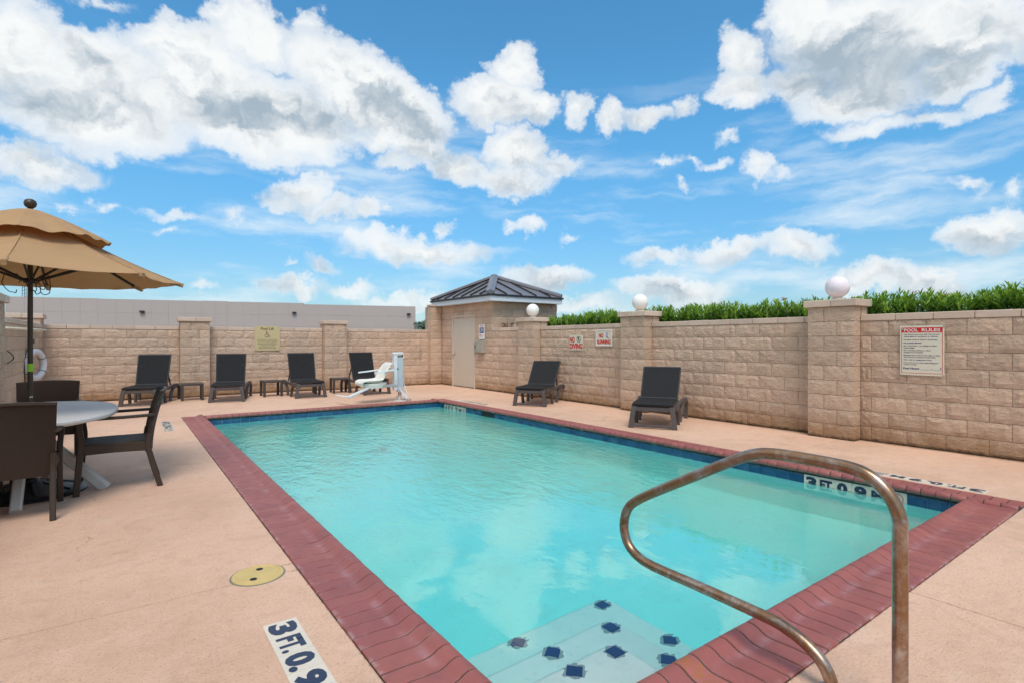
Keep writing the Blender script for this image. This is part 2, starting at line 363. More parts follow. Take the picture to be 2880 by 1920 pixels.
mat('pvc', (.72, .62, .44), .5, var=.06)
mat('leaf_green', (.115, .25, .022), .45, spec=.5, var=.28, nscale=3.0, trans=.35, rnd=.08)
mat('leaf_lime', (.30, .46, .05), .42, spec=.5, var=.2, nscale=3.0, trans=.35)
mat('leaf_dark', (.035, .095, .012), .5, spec=.4, var=.3, nscale=3, trans=.25)
mat('leaf_red', (.20, .05, .025), .5, var=.2, trans=.25)
mat('stem_green', (.09, .12, .04), .6)
mat('petal_pink', (.72, .02, .12), .5, trans=.25)
mat('petal_pale', (.75, .28, .42), .5, trans=.25)
mat('soil', (.09, .065, .04), .95, var=.3, nscale=1.5, bump=.02, bscale=8, coords='World')
mat('far_wall', (.50, .425, .39), .85, spec=.2, var=.035, nscale=.12, coords='World')
mat('far_lamp', (.04, .04, .045), .5)
def b_steel(N, vec, c, h):
    pos = N.n('ShaderNodeNewGeometry').outputs['Position']
    mp = N.n('ShaderNodeMapping', None, Vector=pos, Scale=(1, 1, 1)).outputs[0]
    f1 = N.noise(mp, 9, 8, .72, dist=.5)
    f2 = N.noise(pos, 60, 6, .75)
    c = N.mix(N.m('MULTIPLY', N.step(f1, .25, .56), .92), c, (.31, .165, .075))
    c = N.mix(N.m('MULTIPLY', N.step(f2, .48, .72), .45), c, (.17, .08, .035))
    c = N.mix(N.m('MULTIPLY', N.step(N.noise(pos, 23, 5, .7), .56, .70), .5), c, (.42, .22, .10))
    rr = N.m('ADD', .20, N.m('MULTIPLY', f2, .22))
    return c, N.noise(pos, 90, 5, .6), rr
mat('tarnished_steel', (.52, .47, .45), .3, metal=.85, bump=.0006, build=b_steel)
mat('plate_steel', (.42, .42, .44), .35, metal=.8)

# water: clear glass-like surface over an absorbing body
m = bpy.data.materials.new('pool_water'); m.use_nodes = True; N = NT(m.node_tree)
pos = N.n('ShaderNodeNewGeometry').outputs['Position']
s = N.n('ShaderNodeSeparateXYZ', None, Vector=pos)
mp = N.n('ShaderNodeMapping', None, Vector=pos, Scale=(1, 1, 1), Rotation=(0, 0, R(-20))).outputs[0]
mp2 = N.n('ShaderNodeMapping', None, Vector=pos, Scale=(1.5, .75, 1), Rotation=(0, 0, R(-36))).outputs[0]
n1 = N.noise(mp, 1.1, 3, .5, dist=.3)
n2 = N.noise(mp2, 5.5, 3, .55, dist=.4)
n3 = N.noise(mp2, 15, 3, .55, dist=.3)
# a breeze ruffles the far end, the near end lies calm
gust = N.step(N.m('ADD', s.outputs[1], N.m('MULTIPLY', N.m('SUBTRACT', N.noise(pos, .5, 3), .5), 3.0)), 2.4, 6.2)
hh = N.m('ADD', N.m('MULTIPLY', n1, .008), N.m('ADD', N.m('MULTIPLY', n2, N.m('ADD', .0014, N.m('MULTIPLY', gust, .0150))), N.m('MULTIPLY', n3, N.m('ADD', .00015, N.m('MULTIPLY', gust, .0060)))))
bp = N.n('ShaderNodeBump', None, Height=hh, Strength=1.0, Distance=1.0)
gl = N.n('ShaderNodeBsdfGlass', None, Color=(1, 1, 1, 1), Roughness=0.0, IOR=1.333, Normal=bp.outputs[0])
o = N.n('ShaderNodeOutputMaterial'); fr_ = N.n('ShaderNodeFresnel', None, IOR=1.55, Normal=bp.outputs[0]); gs = N.n('ShaderNodeBsdfGlossy', None, Color=(1, 1, 1, 1), Roughness=0.0, Normal=bp.outputs[0])
bf = N.m('SUBTRACT', 1.0, N.n('ShaderNodeNewGeometry').outputs['Backfacing'])
mxw = N.n('ShaderNodeMixShader', None, i0=N.m('MULTIPLY', N.m('MULTIPLY', fr_.outputs[0], .62), bf)); N.t.links.new(gl.outputs[0], mxw.inputs[1]); N.t.links.new(gs.outputs[0], mxw.inputs[2])
N.t.links.new(mxw.outputs[0], o.inputs[0])
va = N.n('ShaderNodeVolumeAbsorption', None, Color=(.05, .970, .940, 1), Density=.34)
N.t.links.new(va.outputs[0], o.inputs[1])
MATS['pool_water'] = m

# ---------------------------------------------------------------- geometry helpers
class MB:
    def __init__(s): s.v = []; s.f = []; s.uv = None
    def add(s, vs_, fs):
        k = len(s.v); s.v += [tuple(p) for p in vs_]; s.f += [tuple(k + i for i in f) for f in fs]
    def box(s, x0, x1, y0, y1, z0, z1):
        s.add([(x0, y0, z0), (x1, y0, z0), (x1, y1, z0), (x0, y1, z0), (x0, y0, z1), (x1, y0, z1), (x1, y1, z1), (x0, y1, z1)],
              [(0, 3, 2, 1), (4, 5, 6, 7), (0, 1, 5, 4), (1, 2, 6, 5), (2, 3, 7, 6), (3, 0, 4, 7)])
    def bbox(s, x0, x1, y0, y1, z0, z1, b):
        # box with chamfered vertical and top edges
        def ring(z, i): return [(x0 + i, y0 + i + b, z), (x0 + i + b, y0 + i, z), (x1 - i - b, y0 + i, z), (x1 - i, y0 + i + b, z), (x1 - i, y1 - i - b, z), (x1 - i - b, y1 - i, z), (x0 + i + b, y1 - i, z), (x0 + i, y1 - i - b, z)]
        s.loft([ring(z0 + b, 0), ring(z1 - b, 0), ring(z1, b)], True, base=ring(z0, b))
    def loft(s, rings, cap=True, base=None, close=True):
        if base is not None: rings = [base] + rings
        n = len(rings[0]); k = len(s.v)
        for r in rings: s.v += [tuple(p) for p in r]
        for j in range(len(rings) - 1):
            for i in range(n if close else n - 1):
                a = k + j * n + i; b = k + j * n + (i + 1) % n
                s.f.append((a, b, b + n, a + n))
        if cap:
            s.f.append(tuple(k + i for i in reversed(range(n))))
            s.f.append(tuple(k + (len(rings) - 1) * n + i for i in range(n)))
    def sweep(s, path, sec, up=(0, 0, 1), cap=True, scales=None):
        P = [Vector(p) for p in path]; up = Vector(up); rings = []
        for i, p in enumerate(P):
            t = (P[min(i + 1, len(P) - 1)] - P[max(i - 1, 0)]).normalized()
            a = t.cross(up)
            if a.length < 1e-4: a = t.cross(Vector((0, 1, 0)))
            a.normalize(); b = a.cross(t).normalized()
            k = scales[i] if scales else 1
            rings.append([p + a * (x * k) + b * (y * k) for x, y in sec])
        s.loft(rings, cap)
    def bar(s, path, wd, ht, up=(0, 0, 1), scales=None, ch=.2):
        a, b = wd / 2, ht / 2; c = min(a, b) * ch
        s.sweep(path, [(-a + c, -b), (a - c, -b), (a, -b + c), (a, b - c), (a - c, b), (-a + c, b), (-a, b - c), (-a, -b + c)], up, True, scales)
    def tube(s, path, r, n=10, up=(0, 0, 1), scales=None):
        s.sweep(path, [(r * math.cos(2 * math.pi * i / n), r * math.sin(2 * math.pi * i / n)) for i in range(n)], up, True, scales)
    def lathe(s, prof, c=(0, 0, 0), n=24):
        rings = [[(c[0] + r * math.cos(2 * math.pi * i / n), c[1] + r * math.sin(2 * math.pi * i / n), c[2] + z) for i in range(n)] for r, z in prof]
        s.loft(rings, True)
    def build(s, name, m, parent=None, loc=None, rot=None, smooth=False):
        me = bpy.data.meshes.new(name); me.from_pydata(s.v, [], s.f); me.update()
        if smooth: me.polygons.foreach_set('use_smooth', [True] * len(me.polygons))
        me.materials.append(MATS[m])
        return put(name, me, parent, loc, rot)
def put(name, me, parent=None, loc=None, rot=None, mat4=None, scale=None):
    o = bpy.data.objects.new(name, me); COL.objects.link(o)
    if parent is not None: o.parent = parent
    if loc is not None: o.location = loc
    if rot is not None: o.rotation_euler = rot
    if scale is not None: o.scale = scale
    if mat4 is not None: o.matrix_local = mat4
    return o
def smooth_angle(o, deg=40):
    me = o.data; me.polygons.foreach_set('use_smooth', [True] * len(me.polygons))
    me.set_sharp_from_angle(angle=R(deg)); return o
def tag(o, label=None, cat=None, group=None, kind=None):
    if label: o['label'] = label
    if cat: o['category'] = cat
    if group: o['group'] = group
    if kind: o['kind'] = kind
    return o
def thing(name, label, cat, loc=(0, 0, 0), rz=0, group=None, kind=None):
    o = bpy.data.objects.new(name, None); COL.objects.link(o); o.empty_display_size = .1
    o.location = loc; o.rotation_euler = (0, 0, rz)
    return tag(o, label, cat, group, kind)
KIDS = {}
def dup(root, loc, rz, label):
    def rec(o, par):
        c = o.copy(); COL.objects.link(c); c.parent = par
        for ch in [x for x in ALLOBJ if x.parent == o]: rec(ch, c)
        return c
    ALLOBJ = list(COL.objects)
    r = rec(root, None); r.location = loc; r.rotation_euler = (0, 0, rz); r['label'] = label
    return r
def cr(pts, n=6):
    P = [Vector(p) for p in pts]; o = []
    for i in range(len(P) - 1):
        p0, p1, p2, p3 = P[max(i - 1, 0)], P[i], P[i + 1], P[min(i + 2, len(P) - 1)]
        for k in range(n):
            t = k / n
            o.append(.5 * ((2 * p1) + (p2 - p0) * t + (2 * p0 - 5 * p1 + 4 * p2 - p3) * t * t + (3 * p1 - p0 - 3 * p2 + p3) * t ** 3))
    o.append(P[-1]); return o
def sheet(name, fn, nu, nv, th, m, parent, smooth=True):
    """thick curved sheet from fn(u, v) -> point, u and v in 0..1, with UVs"""
    G = [[Vector(fn(i / nu, j / nv)) for i in range(nu + 1)] for j in range(nv + 1)]
    Nn = [[None] * (nu + 1) for _ in range(nv + 1)]
    for j in range(nv + 1):
        for i in range(nu + 1):
            du = G[j][min(i + 1, nu)] - G[j][max(i - 1, 0)]; dv = G[min(j + 1, nv)][i] - G[max(j - 1, 0)][i]
            Nn[j][i] = du.cross(dv).normalized()
    v = []; f = []; uv = []
    W = nu + 1
    for sgn in (.5, -.5):
        for j in range(nv + 1):
            for i in range(nu + 1): v.append(G[j][i] + Nn[j][i] * (sgn * th)); uv.append((i / nu, j / nv))
    K = W * (nv + 1)
    for j in range(nv):
        for i in range(nu):
            a = j * W + i; f.append((a, a + 1, a + 1 + W, a + W)); f.append((K + a, K + a + W, K + a + 1 + W, K + a + 1))
    for i in range(nu):
        a = i; f.append((a + 1, a, K + a, K + a + 1)); a = nv * W + i; f.append((a, a + 1, K + a + 1, K + a))
    for j in range(nv):
        a = j * W; f.append((a, a + W, K + a + W, K + a)); a = j * W + nu; f.append((a + W, a, K + a, K + a + W))
    me = bpy.data.meshes.new(name); me.from_pydata([tuple(p) for p in v], [], f); me.update()
    ul = me.uv_layers.new(name='UVMap')
    idx = np.empty(len(me.loops), dtype=np.int32); me.loops.foreach_get('vertex_index', idx)
    ul.data.foreach_set('uv', np.array(uv, dtype=np.float32)[idx].ravel())
    me.materials.append(MATS[m]); o = put(name, me, parent)
    return smooth_angle(o, 50)

# text queue: every word becomes mesh lettering fitted to its place
TQ = []
def text(body, parent, c, right, up, wd, ht, m, bold=.02, name='lettering', lift=.0015, keep=False):
    TQ.append((body, parent, Vector(c), Vector(right), Vector(up), wd, ht, m, bold, name, lift, keep))
def flush_text():
    tmp = []
    for q in TQ:
        cu = bpy.data.curves.new('lettering', 'FONT'); cu.body = q[0]; cu.size = 1; cu.offset = q[8]; cu.resolution_u = 3
        ob = bpy.data.objects.new('lettering_source', cu); COL.objects.link(ob); tmp.append(ob)
    bpy.context.view_layer.update()
    dg = bpy.context.evaluated_depsgraph_get()
    for q, ob in zip(TQ, tmp):
        me = bpy.data.meshes.new_from_object(ob.evaluated_get(dg))
        me.name = 'lettering'
        co = np.empty(len(me.vertices) * 3); me.vertices.foreach_get('co', co); co = co.reshape(-1, 3)
        lo, hi = co.min(0), co.max(0); sz = np.maximum(hi - lo, 1e-4)
        body, par, c, rt, up, wd, ht, mt, bold, name, lift, keep = q
        sx = wd / sz[0]; sy = ht / sz[1]
        if keep: sx = sy = min(sx, sy)
        nrm = rt.cross(up).normalized()
        x = (co[:, 0] - (lo[0] + hi[0]) / 2) * sx; y = (co[:, 1] - (lo[1] + hi[1]) / 2) * sy
        P = np.array(c)[None] + x[:, None] * np.array(rt)[None] + y[:, None] * np.array(up)[None] + lift * np.array(nrm)[None]
        me.vertices.foreach_set('co', P.ravel()); me.update()
        me.materials.clear(); me.materials.append(MATS[mt])
        put(name, me, par)
    for ob in tmp:
        cu = ob.data; bpy.data.objects.remove(ob); bpy.data.curves.remove(cu)
def flat(name, pts, c, rt, up, m, parent, lift=.0015, th=.0):
    """flat printed shape from 2-D points (x right, y up) on a sign face"""
    c, rt, up = Vector(c), Vector(rt), Vector(up); nrm = rt.cross(up).normalized()
    mb = MB()
    for poly in pts:
        mb.add([c + rt * x + up * y + nrm * lift for x, y in poly], [tuple(range(len(poly)))])
    return mb.build(name, m, parent)
def ringpoly(cx, cy_, r, w_, a0=0, a1=360, n=22):
    o = []
    for i in range(n):
        a, b = R(a0 + (a1 - a0) * i / n), R(a0 + (a1 - a0) * (i + 1) / n)
        o.append([(cx + (r - w_) * math.cos(a), cy_ + (r - w_) * math.sin(a)), (cx + r * math.cos(a), cy_ + r * math.sin(a)),
                  (cx + r * math.cos(b), cy_ + r * math.sin(b)), (cx + (r - w_) * math.cos(b), cy_ + (r - w_) * math.sin(b))])
    return o
def stroke(x0, y0, x1, y1, w_):
    dx, dy = x1 - x0, y1 - y0; L = math.hypot(dx, dy) or 1; a, b = -dy / L * w_ / 2, dx / L * w_ / 2
    return [(x0 - a, y0 - b), (x1 - a, y1 - b), (x1 + a, y1 + b), (x0 + a, y0 + b)]
def disc(cx, cy_, r, n=12): return [(cx + r * math.cos(2 * math.pi * i / n), cy_ + r * math.sin(2 * math.pi * i / n)) for i in range(n)]

# ================================================================ SETTING
# ground beyond the walls, one sheet to the horizon with the pool and deck area left open
GX0, GX1, GY0, GY1 = 1.0, 6.0, 1.25, 11.05
mb = MB(); B = 900
mb.add([(-B, -B, -.04), (B, -B, -.04), (B, B, -.04), (-B, B, -.04), (GX0, GY0, -.04), (GX1, GY0, -.04), (GX1, GY1, -.04), (GX0, GY1, -.04)],
       [(0, 1, 5, 4), (1, 2, 6, 5), (2, 3, 7, 6), (3, 0, 4, 7)])
tag(mb.build('ground', 'soil'), kind='structure')

# deck: coated concrete slabs with open joints
deck = thing('deck', None, None, kind='structure')
def inset(poly, d):
    n = len(poly); o = []
    for i in range(n):
        p0, p1, p2 = Vector(poly[i - 1]), Vector(poly[i]), Vector(poly[(i + 1) % n])
        e1, e2 = (p1 - p0).normalized(), (p2 - p1).normalized()
        n1, n2 = Vector((-e1.y, e1.x)), Vector((-e2.y, e2.x))
        den = n1.dot(n1 + n2)
        o.append(p1 + (n1 + n2) * (d / (1 + n1.dot(n2))))
    return o
SLABS = [[(-1.45, -4), (3.44, -4), (3.44, 1.08), (.84, 1.08), (.84, 3.32), (-1.45, 3.32)],
         [(-1.45, 3.32), (.84, 3.32), (.84, 8.76), (-1.45, 8.76)],
         [(-1.45, 8.76), (.84, 8.76), (.84, 11.2), (3.6, 11.2), (3.6, 15.3), (-1.45, 15.3)],
         [(3.6, 11.2), (6.13, 11.2), (8.25, 13.25), (8.25, 15.3), (3.6, 15.3)],
         [(6.13, 3.3), (8.25, 3.3), (8.25, 13.25), (6.13, 11.2)],
         [(3.44, -4), (8.25, -4), (8.25, 3.3), (6.13, 3.3), (6.13, 1.08), (3.44, 1.08)]]
for pl in SLABS:
    q = inset(pl, .0045); n = len(q); q2 = inset(pl, .0060)
    mb = MB(); mb.loft([[(p.x, p.y, -.06) for p in q], [(p.x, p.y, -.003) for p in q], [(p.x, p.y, 0) for p in q2]], True)
    mb.build('slab', 'deck_coating', deck)

# ---------------------------------------------------------------- split-face block masonry
BW, BH, CR, MOD = .4010, .1975, .2032, .4064
random.seed(5)
def block_mesh(seed, wd, ht, dp, bulge=.016, rough_sides=False):
    rr = random.Random(seed); nx = 7 if wd > .3 else 4; nz_ = 4
    ph = [rr.uniform(0, 6.28) for _ in range(6)]; sl = rr.uniform(-.4, .4); sz = rr.uniform(-.3, .5)
    v = []; f = []
    for j in range(nz_ + 1):
        for i in range(nx + 1):
            u, t = i / nx, j / nz_
            edge = min(1, 1.6 * min(u * nx, (nx - u * nx)) / 1.5) * min(1, 1.4 * min(t * nz_, nz_ - t * nz_) / 1.2)
            h = .55 + .25 * math.sin(u * 5 + ph[0]) * math.cos(t * 4 + ph[1]) + .2 * math.sin(u * 11 + ph[2]) + sl * (u - .5) + sz * (t - .5) + rr.uniform(-.22, .22)
            v.append(((u - .5) * wd, -bulge * edge * max(0, h) - .001, t * ht))
    W_ = nx + 1
    for j in range(nz_):
        for i in range(nx):
            a = j * W_ + i
            if rr.random() < .5: f += [(a, a + 1, a + W_ + 1), (a, a + W_ + 1, a + W_)]
            else: f += [(a, a + 1, a + W_), (a + 1, a + W_ + 1, a + W_)]
    k = len(v)
    v += [(-wd / 2, dp, 0), (wd / 2, dp, 0), (wd / 2, dp, ht), (-wd / 2, dp, ht)]
    bot = list(range(nx + 1)); top = [nz_ * W_ + i for i in range(nx + 1)]
    lef = [j * W_ for j in range(nz_ + 1)]; rig = [j * W_ + nx for j in range(nz_ + 1)]
    f.append(tuple([k, k + 1] + bot[::-1])); f.append(tuple(top + [k + 2, k + 3]))
    f.append(tuple([k + 3, k] + lef)); f.append(tuple([k + 1, k + 2] + rig[::-1])); f.append((k + 1, k, k + 3, k + 2))
    me = bpy.data.meshes.new('block'); me.from_pydata(v, [], f); me.update()
    me.materials.append(MATS['split_stone']); return me
FULL = [block_mesh(i, BW, BH, .085) for i in range(14)]
HALF = [block_mesh(100 + i, BW / 2 - .004, BH, .085) for i in range(8)]
PFULL = [block_mesh(200 + i, BW, BH, .205, .013) for i in range(6)]
PHALF = [block_mesh(220 + i, BW / 2 - .004, BH, .205, .013) for i in range(6)]
LIGHT = {}
def lightmesh(me):
    if me.name not in LIGHT:
        c = me.copy(); c.materials.clear(); c.materials.append(MATS['split_stone_light']); LIGHT[me.name] = c
    return LIGHT[me.name]
def lay(par, x0, x1, z0, rows, phase=0., holes=(), fulls=FULL, halfs=HALF, y=0., light=False, rot=None, origin=(0, 0)):
    for k in range(rows):
        z = z0 + k * CR; off = phase + (MOD / 2 if k % 2 else 0)
        x = x0 - (MOD - off % MOD) % MOD if off % MOD else x0
        segs = []
        while x < x1 - .01:
            a, b = max(x, x0), min(x + MOD, x1); x += MOD
            parts = [(a, b)]
            for hx0, hx1, hz0, hz1 in holes:
                if z + BH * .5 > hz0 and z + BH * .5 < hz1:
                    nn = []
                    for p, q in parts:
                        if q <= hx0 or p >= hx1: nn.append((p, q)); continue
                        if p < hx0: nn.append((p, hx0))
                        if q > hx1: nn.append((hx1, q))
                    parts = nn
            segs += [p for p in parts if p[1] - p[0] > .035]
        # tiny slivers join their neighbour
        k2 = []
        for sg in segs:
            if k2 and abs(k2[-1][1] - sg[0]) < .001 and (sg[1] - sg[0] < .12 or k2[-1][1] - k2[-1][0] < .12): k2[-1] = (k2[-1][0], sg[1])
            else: k2.append(sg)
        segs = k2
        for a, b in segs:
            L = b - a
            lib = fulls if L > .27 else halfs
            base = BW if L > .27 else BW / 2 - .004
            me = random.choice(lib)
            if light: me = lightmesh(me)
            sx = (L - .0055) / base
            jit = random.uniform(-.002, .002)
            cx = (a + b) / 2
            put('block', me, par, (cx, y + jit, z + .003), None, None, (sx, 1, random.uniform(.992, 1.0)))
def caps(par, x0, x1, z, y0, y1, ht=.088, step_=MOD):
    x = x0; 
    while x < x1 - .02:
        b = min(x + step_, x1)
        if x1 - b < .09: b = x1
        mb = MB(); mb.bbox(x + .003, b - .003, y0 + random.uniform(-.003, .003), y1, z + .002, z + ht + random.uniform(-.001, .002), .006)
        mb.build('cap_stone', 'cap_stone', par); x = b
def wall_run(label, loc, rz, L, rows=8, phase=0., light=False, holes=(), name='block_wall', cap=True):
    t = thing(name, label, 'wall', loc, rz, 'split-face block wall panels round the pool')
    lay(t, 0, L, 0, rows, phase, light=light, holes=holes)
    mb = MB(); mb.box(0, L, .010, .20, 0, rows * CR); mb.build('mortar_core', 'mortar', t)
    if cap: caps(t, 0, L, rows * CR, -.012, .215)
    return t
def pillar(label, loc, rz, wd=.62, rows=9, cap=True, light=False, depth=.20):
    """front face at local y = -depth, wall plane at y = 0"""
    t = thing('block_pillar', label, 'pillar', loc, rz, 'split-face block pillars of the pool wall')
    for k in range(rows):
        z = k * CR
        for a, b in (((0, wd * .36), (wd * .36, wd)) if k % 2 == 0 else ((0, wd * .64), (wd * .64, wd))):
            L = b - a; base = BW if L > .3 else BW / 2 - .004
            me = random.choice(PFULL if L > .3 else PHALF)
            if light: me = lightmesh(me)
            put('block', me, t, ((a + b) / 2, -depth + random.uniform(-.002, .002), z + .003), None, None, ((L - .007) / base, 1, random.uniform(.992, 1)))
    mb = MB(); mb.box(.012, wd - .012, -depth + .012, .21, 0, rows * CR + .001); mb.build('mortar_core', 'mortar', t)
    mb = MB(); mb.box(.0, wd, .03, .215, 8 * CR + .09, rows * CR); mb.build('back_block', 'split_stone', t)
    if cap:
        for a, b in ((-.045, wd * .52), (wd * .52, wd + .045)):
            m2 = MB(); m2.bbox(a + .002, b - .002, -depth - .045, .26, rows * CR + .002, rows * CR + .098, .007)
            m2.build('cap_stone', 'cap_stone', t)
    return t
WX, WY, LX = 8.2, 15.27, -1.42
# right wall (local x runs towards the camera)
wall_run('right wall panel of split stone between the pump house and the farthest globe pillar', (WX, 12.2, 0), R(-90), 12.2 - 10.76, phase=.1)
pillar('stone pillar nearest the pump house topped by the smallest-looking white globe', (WX, 10.76, 0), R(-90), .64)
wall_run('right wall panel carrying the NO DIVING and NO RUNNING signs', (WX, 10.12, 0), R(-90), 10.12 - 7.34, phase=.22)
pillar('middle stone pillar of the right wall with a globe on top', (WX, 7.34, 0), R(-90), .62)
wall_run('long bare right wall panel behind the nearest single lounger', (WX, 6.72, 0), R(-90), 6.72 - 3.74, phase=.31)
pillar('nearest stone pillar on the right, tall and ochre-stained at its foot', (WX, 3.74, 0), R(-90), .61)
wall_run('right wall panel at the picture edge carrying the POOL RULES sign', (WX, 3.13, 0), R(-90), 3.13 + 3.6, phase=.13)
# back wall
wall_run('back wall panel left of the first pillar, behind the leftmost lounger', (LX, WY, 0), 0, 1.10 - LX, phase=.05)
pillar('back wall pillar standing behind the leftmost side table', (1.10, WY, 0), 0, .63)
wall_run('back wall panel carrying the beige Pool Lift sign', (1.73, WY, 0), 0, 4.52 - 1.73, phase=.17)
pillar('back wall pillar to the left of the lift and farthest back lounger', (4.52, WY, 0), 0, .62)
wall_run('back wall panel behind the white pool lift, ending at the pump house', (5.14, WY, 0), 0, 7.82 - 5.14, phase=.02)
# left wall
wall_run('left wall panel with the life ring, seen steeply from the side', (LX, 9.28, 0), R(90), WY - 9.28, phase=.1, light=True)
pillar('stone pillar cut by the left picture edge', (LX, 8.66, 0), R(90), .62, light=True)
wall_run('left wall panel beside the umbrella table, out to the left', (LX, -3.6, 0), R(90), 8.66 + 3.6, light=True)
t = pillar('corner pillar behind the umbrella pole where left and back walls meet', (-2.03, WY, 0), 0, .62, depth=.34)

# ---------------------------------------------------------------- pump house
ph = thing('pump_house', 'small stone pump house with dark metal hip roof and cream door', 'building', (WX, 15.07, 0), R(-90))
DX0, DX1, DZ = .66, 1.98, 2.12
lay(ph, 0, 2.87, 0, 12, .12, holes=((DX0, DX1, 0, DZ),))
core = MB()
core.box(0, DX0, .012, .2, 0, 2.44); core.box(DX1, 2.86, .012, .2, 0, 2.44); core.box(DX0, DX1, .012, .2, 2.13, 2.44)
core.build('mortar_core', 'mortar', ph)
# side face towards the camera: local frame turned
side_me = [m_ for m_ in FULL]
for k in range(12):
    x = 0.0 if k % 2 else -MOD / 2
    while x < 2.25:
        a, b = max(x, 0.0), min(x + MOD, 2.25); x += MOD
        if b - a < .04: continue
        L = b - a; lib, base = (FULL, BW) if L > .27 else (HALF, BW / 2 - .004)
        # outward normal +local x, running along +local y
        M = Matrix(((0, -1, 0, 2.868), (1, 0, 0, .09 + (a + b) / 2), (0, 0, 1, k * CR + .003), (0, 0, 0, 1)))
        o_ = put('block', random.choice(lib), ph); o_.matrix_local = M @ Matrix.Diagonal(((L - .0075) / base, 1, .996, 1))
c2 = MB(); c2.box(2.66, 2.856, .0951, 2.33, 0, 2.439); c2.box(-.25, 0, .012, .2, 0, 2.438); c2.box(-.25, 2.6, 2.14, 2.34, 0, 2.438); c2.box(-.25, -.05, .201, 2.139, 0, 2.438); c2.build('rear_wall', 'mortar', ph)
# door
dr = MB(); dr.bbox(DX0 + .055, DX1 - .055, .012, .055, .012, DZ - .045, .004); dr = dr.build('door', 'door_paint', ph)
fr = MB(); fr.bar([(DX0 + .028, .03, 0), (DX0 + .028, .03, DZ - .001)], .056, .10, up=(0, 1, 0)); fr.bar([(DX1 - .028, .03, 0), (DX1 - .028, .03, DZ - .001)], .056, .10, up=(0, 1, 0)); fr.bar([(DX0 + .057, .03, DZ - .025), (DX1 - .057, .03, DZ - .025)], .10, .048)
fr.build('door_frame', 'door_paint', ph)
kb = MB(); prof = [(.030, 0), (.030, .008), (.012, .012), (.012, .035), (.026, .042), (.030, .055), (.024, .068), (.001, .072)]
rings = [[(DX0 + .11 + r * math.cos(a), .011 - z, .98 + r * math.sin(a)) for a in [2 * math.pi * i / 14 for i in range(14)]] for r, z in prof]
kb.loft(rings); smooth_angle(kb.build('handle', 'steel_knob', dr))
for z in (.30, 1.10, 1.88):
    h_ = MB(); h_.box(DX1 - .066, DX1 - .050, -.004, .012, z - .055, z + .055); h_.build('hinge', 'rib_metal', dr)
th_ = MB(); th_.box(DX0 + .057, DX1 - .057, -.005, .055, 0, .010); th_.build('threshold', 'black', ph)
# roof
EX0, EX1, EY0, EY1, EZ = 7.95, 10.5, 11.93, 15.32, 2.62
def loc_ph(p): return (15.07 - p[1], p[0] - WX, p[2])
fa = MB()
for (xa, ya, xb, yb) in ((EX0, EY0, EX0 + .03, EY1), (EX1 - .03, EY0, EX1, EY1), (EX0 + .0301, EY0, EX1 - .0301, EY0 + .03), (EX0 + .0301, EY1 - .03, EX1 - .0301, EY1)):
    p, q = loc_ph((xa, ya, 0)), loc_ph((xb, yb, 0)); fa.box(min(p[0], q[0]), max(p[0], q[0]), min(p[1], q[1]), max(p[1], q[1]), 2.442, 2.575)
p, q = loc_ph((EX0 + .031, EY0 + .031, 0)), loc_ph((EX1 - .031, EY1 - .031, 0)); fa.box(min(p[0], q[0]), max(p[0], q[0]), min(p[1], q[1]), max(p[1], q[1]), 2.441, 2.46)
fa.build('fascia', 'fascia_white', ph)
de = MB(); g = .035
p, q = loc_ph((EX0 - g, EY0 - g, 0)), loc_ph((EX1 + g, EY1 + g, 0)); de.box(min(p[0], q[0]), max(p[0], q[0]), min(p[1], q[1]), max(p[1], q[1]), 2.577, 2.625)
de.build('drip_edge', 'roof_trim', ph)
AX, AY, AZ = (EX0 + EX1) / 2, (EY0 + EY1) / 2, 3.30
g = .03; C4 = [(EX0 - g, EY0 - g), (EX1 + g, EY0 - g), (EX1 + g, EY1 + g), (EX0 - g, EY1 + g)]
for i in range(4):
    a, b = C4[i], C4[(i + 1) % 4]
    mb = MB(); mb.add([loc_ph((*a, 2.627)), loc_ph((*b, 2.627)), loc_ph((AX, AY, AZ)), loc_ph((AX, AY, 2.63))], [(0, 1, 2), (0, 3, 1), (1, 3, 2), (2, 3, 0)])
    rs = mb.build('roof_slope', 'roof_metal', ph)
    A3, B3, T3 = Vector((*a, 2.627)), Vector((*b, 2.627)), Vector((AX, AY, AZ))
    L = (B3 - A3).length; nrib = int(L / .56); mid = (A3 + B3) / 2
    for k in range(1, nrib + 1):
        u = k / (nrib + 1); s0 = A3.lerp(B3, u); up_ = T3 - mid
        e = s0 + up_ * (min(u, 1 - u) * 2 * .93)
        nrm = (B3 - A3).cross(up_).normalized()
        sm = MB(); sm.bar([loc_ph(s0 + nrm * .02 - up_ * .01), loc_ph(e + nrm * .02)], .017, .045, up=Vector(loc_ph(nrm)) - Vector(loc_ph((0, 0, 0)))); sm.build('seam', 'roof_trim', rs)
for i in range(4):
    a = Vector((*C4[i], 2.635)); T3 = Vector((AX, AY, AZ + .012)); d_ = (T3 - a)
    hc = MB(); side = d_.cross(Vector((0, 0, 1))).normalized()
    up_ = side.cross(d_).normalized()
    s0 = a + d_ * .03
    wdt = .115
    pts = []
    for p in (s0, T3):
        pts += [p - side * wdt + up_ * -.012, p - side * wdt + up_ * .040, p + up_ * .085, p + side * wdt + up_ * .040, p + side * wdt + up_ * -.012]
    hc.add([loc_ph(p) for p in pts], [(0, 1, 6, 5), (1, 2, 7, 6), (2, 3, 8, 7), (3, 4, 9, 8), (0, 4, 3, 2, 1), (5, 6, 7, 8, 9)])
    hc.build('hip_cap', 'roof_metal', ph)
fin = MB(); fin.lathe([(.10, -.02), (.12, .06), (.06, .10), (.001, .11)], loc_ph((AX, AY, AZ)), 8); fin.build('roof_peak', 'roof_metal', ph)
